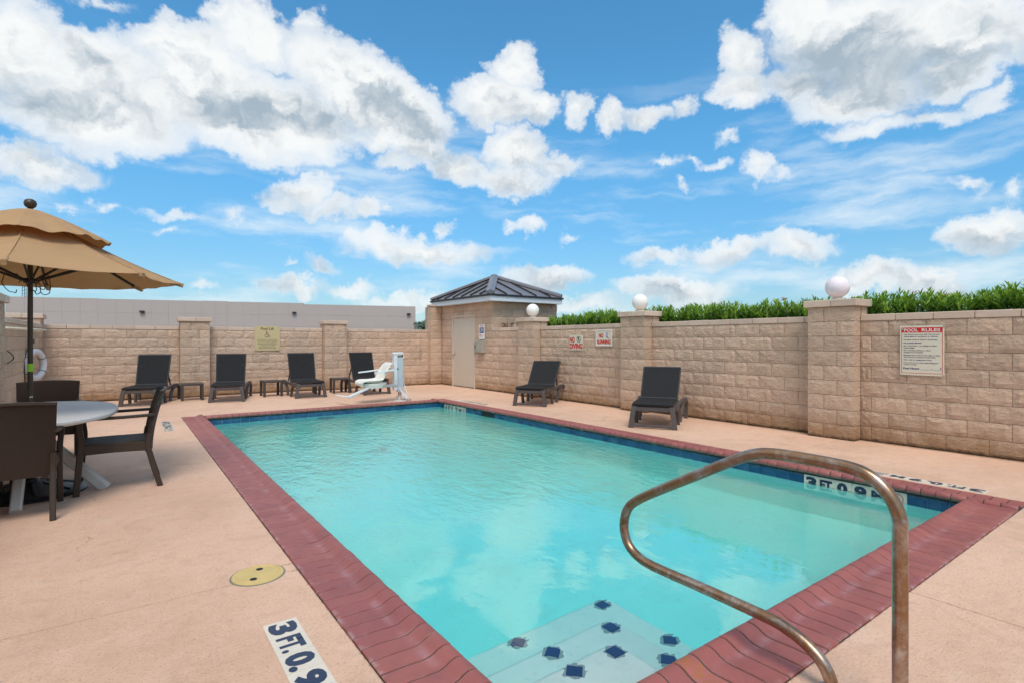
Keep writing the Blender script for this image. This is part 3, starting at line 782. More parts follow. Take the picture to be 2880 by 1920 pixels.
# tall pilaster in the corner
t = thing('block_pillar', 'tall narrow stone pilaster in the corner beside the pump house door', 'pillar', (7.80, WY, 0), 0, 'split-face block pillars of the pool wall')
for k in range(12):
    put('block', random.choice(PFULL), t, (.195, -.20, k * CR + .003), None, None, (.39 / BW - .01, 1, .996))
mb = MB(); mb.box(.01, .385, -.188, .2, 0, 2.43); mb.build('mortar_core', 'mortar', t)
mb = MB(); mb.bbox(-.02, .37, -.235, .05, 2.441, 2.50, .006); mb.build('cap_stone', 'cap_stone', t)

# ---------------------------------------------------------------- swimming pool
pool = thing('swimming_pool', 'rectangular pool of turquoise water edged with red brick coping', 'pool')
OX0, OX1, OY0, OY1 = .84, 6.13, 1.08, 11.20
IX0, IX1, IY0, IY1 = 1.14, 5.83, 1.38, 10.90
ZN, ZF = -1.12, -1.95
sh = MB()
sh.add([(IX0, IY0, -.001), (IX1, IY0, -.001), (IX1, IY1, -.001), (IX0, IY1, -.001), (IX0, IY0, ZN), (IX1, IY0, ZN), (IX1, IY1, ZF), (IX0, IY1, ZF),
        (OX0 + .02, OY0 + .02, -.055), (OX1 - .02, OY0 + .02, -.055), (OX1 - .02, OY1 - .02, -.055), (OX0 + .02, OY1 - .02, -.055),
        (OX0 + .02, OY0 + .02, -2.3), (OX1 - .02, OY0 + .02, -2.3), (OX1 - .02, OY1 - .02, -2.3), (OX0 + .02, OY1 - .02, -2.3)], [])
zz = [(IX0, IY0, -.055), (IX1, IY0, -.055), (IX1, IY1, -.055), (IX0, IY1, -.055)]
for i, p in enumerate(zz): sh.v[i] = p
sh.f = [(0, 4, 5, 1), (1, 5, 6, 2), (2, 6, 7, 3), (3, 7, 4, 0), (4, 7, 6, 5),
        (0, 1, 9, 8), (1, 2, 10, 9), (2, 3, 11, 10), (3, 0, 8, 11), (8, 9, 13, 12), (9, 10, 14, 13), (10, 11, 15, 14), (11, 8, 12, 15), (12, 13, 14, 15)]
sh.build('pool_shell', 'pool_plaster', pool)
# coping bricks: flat tread, hollow, raised rounded grip lip
prof = [(0, -.052), (0, .001), (.004, .005), (.10, .005), (.185, .001), (.215, .003), (.240, .012), (.262, .024), (.285, .031), (.308, .030), (.325, .020), (.334, .004), (.334, -.016), (.326, -.032), (.306, -.042), (.295, -.052)]
def brick_mesh(seed, bw=.1008):
    rr = random.Random(seed); v = []; f = []; n = len(prof); c = .0022
    rings = []
    for sx, ins in ((-bw / 2, c), (-bw / 2 + c, 0), (bw / 2 - c, 0), (bw / 2, c)):
        rg = []
        for (y, z) in prof:
            dz = -ins * 1.5 if z > -.03 else 0
            rg.append((sx, min(max(y + rr.uniform(-.0006, .0006), 0), .3345) , z + dz + rr.uniform(-.0006, .0006)))
        rings.append(rg)
    mb = MB(); mb.loft(rings, True)
    me = bpy.data.meshes.new('coping_brick'); me.from_pydata(mb.v, [], [tuple(reversed(q)) for q in mb.f]); me.update()
    me.polygons.foreach_set('use_smooth', [True] * len(me.polygons)); me.set_sharp_from_angle(angle=R(42))
    me.materials.append(MATS['coping_brick']); return me
BR = [brick_mesh(i) for i in range(6)]
rusty = BR[0].copy(); rusty.materials.clear(); rusty.materials.append(MATS['coping_brick_rusty'])
def bricks(a, b, lx, ly, pitch=.1088):
    """a to b along lx; bricks reach inward along ly"""
    A_, B_ = Vector(a), Vector(b); L = (B_ - A_).length; n = round(L / pitch); dirn = (B_ - A_) / n
    for i in range(n):
        p = A_ + dirn * (i + .5)
        near_rail = abs(p.x - 1.87) < .055 and abs(p.y - 1.08) < .01
        me = rusty if near_rail else random.choice(BR)
        o_ = put('coping_brick', me, pool)
        rz = math.atan2(lx[1], lx[0])
        o_.location = (p.x + ly[0] * random.uniform(-.002, .001), p.y + ly[1] * random.uniform(-.002, .001), random.uniform(-.0008, .0010))
        o_.rotation_euler = (random.uniform(-.002, .002), random.uniform(-.004, .004), rz + random.uniform(-.003, .003))
bricks((OX0, OY1, 0), (OX0, OY0, 0), (0, -1), (1, 0))
bricks((OX1, OY0, 0), (OX1, OY1, 0), (0, 1), (-1, 0))
bricks((IX1 - .035, OY1, 0), (IX0 + .035, OY1, 0), (-1, 0), (0, -1))
bricks((IX0 + .035, OY0, 0), (IX1 - .035, OY0, 0), (1, 0), (0, 1))
# pale sand-cement joints under the bricks
mp_ = [(y, z - .0042) if z > -.03 else (y, z) for y, z in prof]; mp_[0] = (.004, -.05); mp_ = [(min(y, .330), z) for y, z in mp_]
for a, b, ly in (((OX0, OY0), (OX0, OY1), (1, 0)), ((OX1, OY0), (OX1, OY1), (-1, 0)), ((IX0 + .03, OY1), (IX1 - .03, OY1), (0, -1)), ((IX0 + .03, OY0), (IX1 - .03, OY0), (0, 1))):
    gm = MB(); gm.loft([[(p[0] + ly[0] * y, p[1] + ly[1] * y, z) for y, z in mp_] for p in (a, b)], True)
    gm.build('coping_mortar', 'joint_dark', pool)
# waterline tiles with depth markers set among them
tb = MB(); tb.bbox(-.074, .074, -.007, .002, 0, .150, .0015); tile_me = bpy.data.meshes.new('waterline_tile'); tile_me.from_pydata(tb.v, [], tb.f); tile_me.update(); tile_me.materials.append(MATS['pool_tile'])
mk_me = tile_me.copy(); mk_me.name = 'depth_tile'; mk_me.materials.clear(); mk_me.materials.append(MATS['marker_tile'])
def tiles(org, dirn, n, pitch, markers={}, rz=0.0, skip=()):
    for i in range(n):
        if i in skip: continue
        p = Vector(org) + Vector(dirn) * ((i + .5) * pitch)
        mk = markers.get(i)
        o_ = put('depth_tile' if mk else 'waterline_tile', mk_me if mk else tile_me, pool, p, (random.uniform(-.004, .004), random.uniform(-.006, .006), rz), None, (pitch / .151, 1, 1))
        if mk: glyph(mk, o_, (0, -.0075, .075), (1, 0, 0), (0, 0, 1))
def glyph(mk, par, c, rt, up, s_=1.0):
    c = Vector(c); rt_ = Vector(rt); up_ = Vector(up)
    if mk == '!':
        flat('symbol', ringpoly(0, .012, .050 * s_, .007 * s_) + [stroke(-.035, .045, .035, -.022, .007)], c, rt, up, 'marker_red', par, .0012)
        flat('symbol', [stroke(-.03, -.008, .0, .020, .009), stroke(.0, .020, .030, .0, .007), disc(-.028, .024, .009), stroke(-.04, -.022, .04, -.022, .004)], c, rt, up, 'marker_ink', par, .0019)
        text('NO DIVING', par, c + up_ * (-.058), rt, up, .125, .018, 'marker_ink', .01)
    elif mk == 'FT.': text('FT.', par, c, rt, up, .136, .108, 'marker_ink', .05)
    elif mk == 'M': text('M', par, c, rt, up, .118, .098, 'marker_ink', .045)
    elif mk.endswith('.'): text(mk, par, c + rt_ * .008, rt, up, .132, .122, 'marker_ink', .055)
    elif mk == 'NO': text('NO', par, c + up_ * .03, rt, up, .08, .05, 'marker_ink', .03); text('DIVING', par, c - up_ * .03, rt, up, .125, .045, 'marker_ink', .02)
    else: text(mk, par, c, rt, up, .108, .124, 'marker_ink', .055)
TZ = -.198
nR = 62; pR = (IY1 - IY0) / nR
# right side, read looking +x: local x runs towards the camera (-y)
i0 = round((IY1 - 2.70) / pR); i1 = round((IY1 - 10.55) / pR)
mk = {i0 + k: g_ for k, g_ in enumerate(['3', 'FT.', '0.', '9', 'M', '!'])}
mk.update({i1 + k: g_ for k, g_ in enumerate(['4', 'FT.', '1.', '2', 'M', '!'])})
sk0 = round((IY1 - 9.02) / pR)
tiles((IX1 - .001, IY1, TZ), (0, -1, 0), nR, pR, mk, R(-90), (sk0, sk0 + 1, sk0 + 2))
nF = 31; pF = (IX1 - IX0) / nF
tiles((IX0, IY1 - .001, TZ), (1, 0, 0), nF, pF, {}, 0)
tiles((IX0 + .001, IY0, TZ), (0, 1, 0), nR, pR, {}, R(90))
tiles((IX1, IY0 + .001, TZ), (-1, 0, 0), nF, pF, {}, R(180))
skm = MB(); ys0 = IY1 - (sk0 + 3) * pR; ys1 = IY1 - sk0 * pR
skm.box(IX1 - .006, IX1 + .001, ys0, ys1, TZ, -.05); skm.build('skimmer_mouth', 'black', pool)
# entry steps in the near left corner with blue nosing tiles
for k, (sx, sy, sz) in enumerate(((2.74, 2.66, -.83), (2.42, 2.30, -.58), (2.10, 1.97, -.33))):
    mb = MB(); x0, y0, x1, y1 = IX0 - .01 * (k + 1), IY0 - .01 * (k + 1), sx, sy; r = .10
    pl = [(x0, y0), (x1, y0)] + [(x1 - r + r * math.cos(a), y1 - r + r * math.sin(a)) for a in [R(v_) for v_ in (0, 22, 45, 68, 90)]] + [(x0, y1)]
    q1 = inset(pl, .008); q = inset(pl, .028)
    mb.loft([[(p[0], p[1], ZN - .2 - k * .01) for p in pl], [(p[0], p[1], sz - .045) for p in pl], [(p.x, p.y, sz - .015) for p in q1], [(p.x, p.y, sz) for p in q]], True)
    st = smooth_angle(mb.build('entry_step', 'step_plaster', pool), 60)
    for (tx, ty, an) in (((2.64, 2.58, 0), (1.93, 2.59, 40), (2.68, 2.06, 42)), ((2.33, 2.21, 0), (1.90, 2.235, 38), (2.355, 1.82, 40)), ((2.02, 1.89, 0), (1.75, 1.90, 45)))[k]:
        tm = MB(); a = .039; tm.bbox(-a, a, -a, a, .0005, .005, .002)
        tm.build('step_tile', 'step_tile', st, (tx, ty, sz), (0, 0, R(an)))
        gr_ = MB(); n_ = 26; rr = random.Random(int(tx * 991 + ty * 77)); gr_.add([((.044 + rr.uniform(0, .034)) * math.cos(2 * math.pi * i / n_), (.046 + rr.uniform(0, .020)) * math.sin(2 * math.pi * i / n_), .0004) for i in range(n_)], [tuple(range(n_))])
        gr_.build('grime_ring', 'step_grime', st, (tx, ty, sz))
# underwater light and return fittings on the far wall
mb = MB(); c_ = Vector((3.30, IY1 - .002, -.50))
mb.loft([[(c_.x + r * math.cos(a), c_.y - d, c_.z + r * math.sin(a)) for a in [2 * math.pi * i / 20 for i in range(20)]] for r, d in ((.17, 0), (.165, .03), (.14, .035), (.135, .01), (.001, .012))], False)
mb.build('underwater_light', 'plate_steel', pool)
mb = MB(); mb.lathe([(.035, 0), (.03, .02), (.001, .021)], (0, 0, 0), 12); mb.build('return_fitting', 'black', pool, (2.52, IY1 - .002, -.42), (R(90), 0, 0))
mb = MB(); mb.lathe([(.13, 0), (.12, .02), (.001, .03)], (0, 0, 0), 18); mb.build('main_drain', 'box_gray', pool, (3.5, 8.6, -1.72), (0, 0, 0))
# water
wt = MB(); wt.box(IX0 - .015, IX1 + .015, IY0 - .015, IY1 + .015, -2.05, -.125)
tag(wt.build('water', 'pool_water'), kind='structure')

# depth markers let into the deck
def deck_tiles(x, y, n, sgn, glyphs, up):
    for k in range(n):
        p = (x, y + sgn * (k + .5) * .1535, .0005)
        mb = MB(); mb.bbox(-.0755, .0755, -.0755, .0755, -.001, .0022, .001)
        o_ = mb.build('depth_tile', 'marker_tile', deck, p, (0, 0, random.uniform(-.008, .008)))
        if glyphs[k]: glyph(glyphs[k], o_, (0, 0, .0018), (0, sgn, 0), up)
deck_tiles(.608, 2.745, 6, -1, ['3', 'FT.', '0.', '9', 'M', 'NO'], (1, 0, 0))
deck_tiles(.572, 10.76, 8, -1, ['4', 'FT.', '1.', '2', 'M', 'NO', '!', '!'], (1, 0, 0))
deck_tiles(6.265, 1.37, 6, 1, ['3', 'FT.', '0.', '9', 'M', 'NO'], (-1, 0, 0))
deck_tiles(6.29, 9.55, 8, 1, ['4', 'FT.', '1.', '2', 'M', 'NO', '!', ''], (-1, 0, 0))

# ---------------------------------------------------------------- iron lid in the deck
t = thing('skimmer_lid', 'round yellow plastic skimmer lid with two finger holes in the deck', 'lid', (.63, 3.37, 0))
mb = MB(); mb.lathe([(.138, .0), (.138, .004), (.134, .007), (.120, .0072), (.117, .0045), (.110, .0045), (.106, .0075), (.0005, .008)], (0, 0, 0), 40); smooth_angle(mb.build('lid', 'lid_yellow', t), 30)
for x, y in ((.02, .062), (-.035, -.062)):
    mb = MB(); mb.lathe([(.021, .0078), (.021, .0086), (.0005, .0087)], (0, 0, 0), 6); mb.build('finger_hole', 'black', t, (x, y, 0))
mb = MB(); mb.lathe([(.148, .0), (.147, .0016), (.139, .0018), (.139, .0)], (0, 0, 0), 40); mb.build('rim', 'grout', t)
# hairline cracks beside the lid
for pts in ([(.76, 3.42), (.785, 3.435), (.80, 3.42), (.83, 3.43)], [(.80, 3.31), (.82, 3.30), (.838, 3.305)]):
    mb = MB(); mb.bar([(x, y, .0003) for x, y in pts], .003, .0008); mb.build('crack', 'black', deck)

# ---------------------------------------------------------------- sun loungers
def make_lounger(deg=70):
    t = thing('sun_lounger', 'x', 'sun lounger', group='dark sling sun loungers standing along the walls')
    W2 = .315
    for s_ in (-1, 1):
        # side rail: from the front corner back over the arch of the rear wheel leg
        path = cr([(s_ * (W2 - .02), .02, .315), (s_ * (W2 - .005), .35, .300), (s_ * (W2 + .01), .75, .312), (s_ * (W2 + .045), 1.02, .345), (s_ * (W2 + .075), 1.22, .352), (s_ * (W2 + .08), 1.32, .30)], 4)
        mb = MB(); mb.bar(path, .052, .062); smooth_angle(mb.build('side_rail', 'lounger_frame', t))
        # front leg: wide flat blade splaying down
        mb = MB(); mb.bar(cr([(s_ * (W2 - .035), .00, .345), (s_ * (W2 - .018), -.012, .27), (s_ * (W2 + .0), -.022, .15), (s_ * (W2 + .02), -.032, .0)], 4), .074, .055, up=(0, 1, 0), scales=None); smooth_angle(mb.build('leg', 'lounger_frame', t))
        # arched middle leg, bowed
        mb = MB(); mb.bar(cr([(s_ * W2, .16, .285), (s_ * (W2 + .004), .36, .27), (s_ * (W2 + .015), .47, .19), (s_ * (W2 + .02), .53, .0)], 4), .05, .055, up=(1, 0, 0)); smooth_angle(mb.build('leg', 'lounger_frame', t))
        mb = MB(); mb.bar(cr([(s_ * (W2 + .02), .88, .0), (s_ * (W2 + .03), .92, .17), (s_ * (W2 + .05), 1.02, .29), (s_ * (W2 + .07), 1.16, .315)], 4), .05, .058, up=(1, 0, 0)); smooth_angle(mb.build('leg', 'lounger_frame', t))
        mb = MB(); mb.bar(cr([(s_ * (W2 + .085), 1.26, .34), (s_ * (W2 + .09), 1.33, .26), (s_ * (W2 + .085), 1.36, .12), (s_ * (W2 + .08), 1.36, .0)], 4), .045, .058, up=(1, 0, 0)); smooth_angle(mb.build('leg', 'lounger_frame', t))
    mb = MB(); mb.bar([(-W2 + .008, 0, .300), (W2 - .008, 0, .300)], .046, .070); mb.build('front_crossbar', 'lounger_frame', t)
    mb = MB(); mb.bar([(-W2 - .008, -.030, .040), (W2 + .008, -.030, .040)], .05, .042); mb.build('foot_bar', 'lounger_frame', t)
    mb = MB(); mb.bar([(-W2 - .05, 1.10, .315), (W2 + .05, 1.10, .315)], .04, .04); mb.bar([(-W2, .6, .285), (W2, .6, .285)], .04, .035); mb.build('rear_crossbar', 'lounger_frame', t)
    sheet('seat', lambda u, v: ((u - .5) * .625, -.04 + v * .80, .385 - .018 * math.sin(math.pi * v) * (1 - (2 * u - 1) ** 4) + (.018 if False else 0) - .02 * max(0, 1 - v * 9)), 8, 12, .022, 'lounger_sling', t)
    mb = MB()
    for s_ in (-1, 1): mb.bar([(s_ * .30, .0, .362), (s_ * .30, .76, .365)], .03, .03)
    mb.bar([(-.29, .76, .365), (.29, .76, .365)], .03, .03); mb.build('seat_frame', 'lounger_frame', t)
    # raised backrest
    ang = R(deg)
    def bk(u, v): 
        L = v * .70; b = .020 * math.sin(math.pi * v) * (1 - (2 * u - 1) ** 4)
        return ((u - .5) * (.600 + .03 * v), .79 + math.cos(ang) * L + b, .39 + math.sin(ang) * L)
    sheet('backrest', bk, 8, 12, .018, 'lounger_sling', t)
    for v_ in (.012, .985):
        hm = MB(); hm.bar([Vector(bk(u, v_)) + Vector((0, -.010 * math.sin(ang), .010 * math.cos(ang))) for u in (.02, .25, .5, .75, .98)], .006, .020, up=(0, math.cos(ang), math.sin(ang))); hm.build('hem', 'sling_frame', t)
    mb = MB()
    for s_ in (-1, 1):
        mb.bar([(s_ * .300, .79, .385), (s_ * .315, .79 + math.cos(ang) * .705, .385 + math.sin(ang) * .705)], .022, .030, up=(0, 1, 0))
    mb.bar([(-.31, .79 + math.cos(ang) * .70 + .004, .39 + math.sin(ang) * .70), (.31, .79 + math.cos(ang) * .70 + .004, .39 + math.sin(ang) * .70)], .028, .022, up=(0, 1, 0))
    mb.bar([(-.29, .795, .375), (.29, .795, .375)], .03, .03); mb.build('backrest_frame', 'sling_frame', t)
    mb = MB()
    for s_ in (-1, 1): mb.bar([(s_ * .25, .79 + math.cos(ang) * .44, .385 + math.sin(ang) * .44), (s_ * .26, 1.20, .355)], .02, .03, up=(1, 0, 0))
    mb.build('prop', 'lounger_frame', t)
    return t
proto = make_lounger()
def toward(dx, dy): return math.atan2(dx, -dy)          # rotation that turns local -y to (dx, dy)
LNG = [((.275, 13.68), (-.30, -.954), 'leftmost of the back row loungers, left of the first pillar and side table'),
       ((1.875, 13.44), (-.23, -.973), 'lounger between the leftmost and middle side tables, under the Pool Lift sign'),
       ((3.655, 13.28), (-.10, -.995), 'lounger in front of the second back pillar, left of the rightmost side table'),
       ((5.27, 13.12), (-.02, -1), 'lounger half hidden behind the white pool lift chair'),
       ((6.905, 8.86), (-.83, -.56), 'lounger at the right wall under the NO DIVING sign'),
       ((6.67, 5.45), (-.85, -.53), 'single dark lounger nearest the camera, by the right wall')]
LNG[2] = ((3.655, 13.28), (-.03, -.999), LNG[2][2]); LNG[3] = ((5.25, 13.12), (.05, -.998), LNG[3][2])
for i, (p, d_, lab) in enumerate(LNG):
    rz = math.atan2(d_[0], -d_[1])
    if i == 0: proto.location = (*p, 0); proto.rotation_euler = (0, 0, rz); proto['label'] = lab
    elif i == 4: proto = make_lounger(46); proto.location = (*p, 0); proto.rotation_euler = (0, 0, rz); proto['label'] = lab
    else: dup(proto, (*p, 0), rz, lab)

# ---------------------------------------------------------------- side tables
t = thing('side_table', 'x', 'side table', group='small dark side tables between the loungers')
mb = MB(); mb.bbox(-.225, .225, -.225, .225, .345, .390, .006); mb.build('table_top', 'side_table_resin', t)
for sx in (-1, 1):
    for sy in (-1, 1):
        mb = MB(); mb.bbox(sx * .197 - .027, sx * .197 + .027, sy * .197 - .027, sy * .197 + .027, 0, .346, .004); mb.build('leg', 'side_table_resin', t)
st0 = t
for i, (p, rz, lab) in enumerate([((1.29, 14.44), -.05, 'leftmost side table, in front of the first back pillar'),
                                  ((2.98, 14.30), 0, 'middle side table, below the Pool Lift sign'),
                                  ((4.66, 14.20), -.1, 'rightmost side table, beside the lounger behind the pool lift')]):
    if i == 0: t.location = (*p, 0); t.rotation_euler = (0, 0, rz); t['label'] = lab
    else: dup(st0, (*p, 0), rz, lab)

# ---------------------------------------------------------------- woven armchairs
def make_chair():
    t = thing('armchair', 'x', 'armchair', group='dark woven armchairs around the white table')
    yb = .225
    def bk(u, v):
        x = (u - .5) * (.50 + .05 * v); top = .015 * (1 - (2 * u - 1) ** 2)
        z = .33 + v * (.555 + top)
        y = yb + .010 + .115 * v ** 1.7 - .048 * (2 * u - 1) ** 2 + .035
        return (x, y, z)
    sheet('backrest', bk, 10, 12, .020, 'wicker_resin', t)
    mb = MB()
    mb.bar([bk(u, .995) for u in [i / 12 for i in range(13)]], .026, .022, up=(0, 0, 1)); smooth_angle(mb.build('crest_rail', 'chair_frame', t))
    sheet('seat', lambda u, v: ((u - .5) * .47, -.25 + v * .50, .432 - .012 * math.sin(math.pi * u) * math.sin(math.pi * v)), 8, 8, .014, 'wicker_resin', t)
    mb = MB()
    mb.bar([(-.245, -.245, .392), (.245, -.245, .392)], .026, .088); mb.build('apron', 'chair_frame', t)
    for s_ in (-1, 1):
        mb = MB(); mb.bar(cr([(s_ * .247, -.245, .392), (s_ * .247, .0, .395), (s_ * .247, .235, .385)], 3), .024, .085); mb.build('apron', 'chair_frame', t)
        mb = MB(); mb.bar(cr([(s_ * .262, -.285, .0), (s_ * .258, -.262, .30), (s_ * .260, -.250, .46), (s_ * .268, -.262, .58), (s_ * .272, -.262, .648)], 4), .040, .048, up=(0, 1, 0), ch=.35); smooth_angle(mb.build('leg', 'chair_frame', t))
        mb = MB(); mb.bar(cr([(s_ * .252, .33, .0), (s_ * .248, .27, .22), (s_ * .246, .235, .39), (s_ * .25, .245, .50)], 4), .038, .046, up=(0, 1, 0), ch=.35); smooth_angle(mb.build('leg', 'chair_frame', t))
        mb = MB(); mb.bar(cr([(s_ * .272, -.285, .640), (s_ * .278, -.20, .665), (s_ * .276, .05, .668), (s_ * .262, .285, .672)], 4), .050, .026, ch=.4); smooth_angle(mb.build('armrest', 'chair_frame', t))
    return t
ch = make_chair()
CH = [((-.05, 6.26), R(-90), 'armchair seen from its side, on the right side of the table by the pool'),
      ((-.69, 5.64), R(181), 'armchair with its woven back to the camera, at the left picture edge'),
      ((-.68, 7.74), R(2), 'armchair at the far end of the table, only its arched back showing'),
      ((-1.12, 6.50), R(88), 'armchair on the wall side of the table, only legs in view')]
for i, (p, rz, lab) in enumerate(CH):
    if i == 0: ch.location = (*p, 0); ch.rotation_euler = (0, 0, rz); ch['label'] = lab
    else: dup(ch, (*p, 0), rz, lab)

# ---------------------------------------------------------------- oval table
TX, TY = -.70, 6.37
t = thing('patio_table', 'oval pale resin table with four white splayed legs around the umbrella pole', 'table', (TX, TY, 0))
def oval(a, b, z, n=48, e=2.35):
    o_ = []
    for i in range(n):
        th = 2 * math.pi * i / n; c, s_ = math.cos(th), math.sin(th)
        o_.append((math.copysign(abs(c) ** (2 / e), c) * a, math.copysign(abs(s_) ** (2 / e), s_) * b, z))
    return o_
A_, B_ = .66, .985
mb = MB(); mb.loft([oval(A_ - .05, B_ - .05, .690), oval(A_ - .012, B_ - .012, .688), oval(A_, B_, .700), oval(A_, B_, .716), oval(A_ - .008, B_ - .008, .726), oval(A_ - .022, B_ - .022, .728), oval(A_ - .028, B_ - .028, .7255), oval(A_ - .045, B_ - .045, .7255), oval(.03, .03, .727)], True)
smooth_angle(mb.build('table_top', 'table_top_resin', t), 35)
mb = MB(); mb.loft([oval(A_ - .12, B_ - .12, .665), oval(A_ - .12, B_ - .12, .690), oval(A_ - .14, B_ - .14, .690), oval(A_ - .14, B_ - .14, .665)], False); mb.f.append(tuple()) if False else None; mb.build('apron', 'table_leg_resin', t)
mb = MB(); mb.lathe([(.055, .40), (.06, .52), (.09, .66), (.12, .69)], (0, 0, 0), 16); smooth_angle(mb.build('hub', 'table_leg_resin', t))
for fx, fy in ((.57, -.17), (.01, -.66), (.10, .60), (-.57, .17)):
    mb = MB(); mb.bar(cr([(fx * .06, fy * .06, .60), (fx * .35, fy * .35, .40), (fx * .70, fy * .70, .185), (fx, fy, .0)], 4), .072, .085, scales=None, ch=.3); smooth_angle(mb.build('leg', 'table_leg_resin', t))
    
# ---------------------------------------------------------------- market umbrella
UX, UY = -.67, 6.36
t = thing('patio_umbrella', 'tan canvas market umbrella on a bronze pole rising through the table', 'umbrella', (UX, UY, 0))
A0 = R(10); ZR, ZT, RR = 1.925, 2.50, 1.15
def tipdir(k):
    a = A0 + k * math.pi / 4
    return Fv * math.cos(a) + Rv * math.sin(a)
mb = MB(); mb.tube([(0, 0, .05), (0, 0, 2.50)], .0195, 16); smooth_angle(mb.build('pole', 'pole_bronze', t))
mb = MB(); mb.lathe([(.022, 2.50), (.030, 2.505), (.034, 2.515), (.014, 2.525), (.020, 2.530), (.040, 2.548), (.047, 2.572), (.040, 2.597), (.020, 2.611), (.0005, 2.614)], (0, 0, 0), 18); smooth_angle(mb.build('finial', 'pole_bronze', t))
for k in range(8):
    d0_, d1_ = tipdir(k), tipdir(k + 1)
    def cp(u, v, d0_=d0_, d1_=d1_, lo=.03, hi=1.0):
        v_ = lo + (hi - lo) * v; e = d0_.lerp(d1_, u)
        sag = .10 * v_ * (u * (1 - u)) * 4 * .55
        inn = 1 - .045 * 4 * u * (1 - u) * v_
        wr = .005 * math.sin(u * 17 + k * 2) * v_ * math.sin(v_ * 4.5 + k)
        return e * (RR * v_ * inn) + Vector((0, 0, ZT - (ZT - ZR) * v_ - .035 * math.sin(math.pi * v_) - sag * .35 + wr))
    sheet('canopy_panel', cp, 8, 10, .003, 'umbrella_canvas', t)
    sm = MB(); sm.bar([cp(0, v) + Vector((0, 0, .004)) for v in [i / 8 for i in range(9)]], .012, .003); sm.build('seam', 'umbrella_canvas', t)
    rb = MB(); rb.bar([cp(0, v) - Vector((0, 0, .018)) for v in [.02, .25, .5, .75, .99]], .016, .024); rb.build('rib', 'rib_metal', t)
    tp = MB(); e_ = cp(0, 1.0); tp.bar([e_ - d0_ * .10 + Vector((0, 0, .022)), e_ + d0_ * .012 - Vector((0, 0, .012))], .034, .040, ch=.4); tp.build('tip_pocket', 'umbrella_canvas', t)
    # strut from the runner up to the rib
    sb = MB(); sb.bar([d0_ * .04 + Vector((0, 0, 1.885)), cp(0, .52) - Vector((0, 0, .035))], .013, .020, up=(0, 0, 1)); sb.build('strut', 'rib_metal', t)
    # vent flap with a loose wavy edge
    def vt(u, v, d0_=d0_, d1_=d1_, k=k):
        e = d0_.lerp(d1_, u); m_ = 4 * u * (1 - u)
        wv = math.sin(u * 2 * math.pi * 2.0 + k * 1.9) * m_ ** .5
        return e * (.03 + .55 * v) * (1 + .03 * m_ * v) + Vector((0, 0, ZT + .020 - (.240) * v ** 1.28 + .012 * wv * v ** 2.6 - .018 * v ** 4 * m_))
    sheet('vent_flap', vt, 14, 9, .003, 'umbrella_canvas', t)
mb = MB(); mb.lathe([(.02, 1.86), (.045, 1.865), (.052, 1.885), (.045, 1.905), (.026, 1.91)], (0, 0, 0), 16); mb.build('runner_hub', 'rib_metal', t)
mb = MB(); mb.lathe([(.02, 2.40), (.05, 2.42), (.05, 2.44), (.03, 2.47)], (0, 0, 0), 16); mb.build('crown_hub', 'rib_metal', t)
rr = random.Random(8)
for k in range(5):
    c_ = Rv * (.05 + .035 * k if k else -.10) + Fv * -.07 + Vector((0, 0, 1.86 - .02 * (k % 3))); pts = []
    for i in range(15):
        a = i / 14 * 5.4 + k; r_ = .045 + .018 * rr.random() + (.03 if k in (0, 4) else 0)
        pts.append(c_ + Rv * (r_ * .8 * math.cos(a)) + Vector((0, 0, r_ * math.sin(a))) + Fv * (.02 * math.sin(a * 1.7)))
    mb = MB(); mb.tube(cr(pts, 3), .0035, 6); mb.build('cord', 'cord_brown', t)
mb = MB(); mb.lathe([(.0215, 1.085), (.0215, 1.155)], (0, 0, 0), 16); mb.build('wire_tag', 'tag_green', t)
mb = MB(); mb.box(-.004, .004, -.034, -.019, 1.10, 1.105); mb.tube([(.0, -.03, .86), (.018, -.036, .865)], .006, 8); mb.build('crank_peg', 'pvc', t)
t = thing('umbrella_base', 'round black weighted umbrella base under the table', 'umbrella base', (UX, UY, 0))
mb = MB(); mb.lathe([(.40, 0), (.405, .018), (.385, .034), (.355, .040), (.22, .075), (.10, .105), (.06, .115), (.055, .13), (.032, .135), (.030, .36), (.0215, .362)], (0, 0, 0), 40); smooth_angle(mb.build('base_disc', 'rubber_black', t), 28)
for k in range(8):
    a = k * math.pi / 4 + .2; mb = MB(); mb.bar([(.11 * math.cos(a), .11 * math.sin(a), .103), (.34 * math.cos(a), .34 * math.sin(a), .046)], .02, .016); mb.build('rib', 'rubber_black', t)

# ---------------------------------------------------------------- grab rail
RAIL = [(.941, -.03), (.941, .039), (.972, .100), (1.032, .146), (1.103, .172), (1.192, .186), (1.507, .194), (1.793, .198), (1.905, .220), (1.970, .270), (1.993, .355), (1.965, .450), (1.891, .517), (1.745, .603), (1.596, .685), (1.341, .825),
        (1.245, .867), (1.171, .881), (1.057, .884), (.878, .879), (.800, .853), (.747, .800), (.719, .731), (.716, .652), (.716, .155), (.716, -.03)]
t = thing('pool_grab_rail', 'tarnished steel figure-four grab rail rising by the entry steps', 'handrail', (2.2, .83, 0))
mb = MB(); mb.tube(cr([(0, y - .83, z) for y, z in RAIL], 6), .0242, 20, up=(1, 0, 0)); mb.build('rail_tube', 'tarnished_steel', t, smooth=True)
for y in (.716, .941):
    mb = MB(); mb.lathe([(.058, .001), (.056, .010), (.040, .022), (.028, .026), (.0245, .026)], (0, y - .83, 0), 24); smooth_angle(mb.build('escutcheon', 'plate_steel', t))

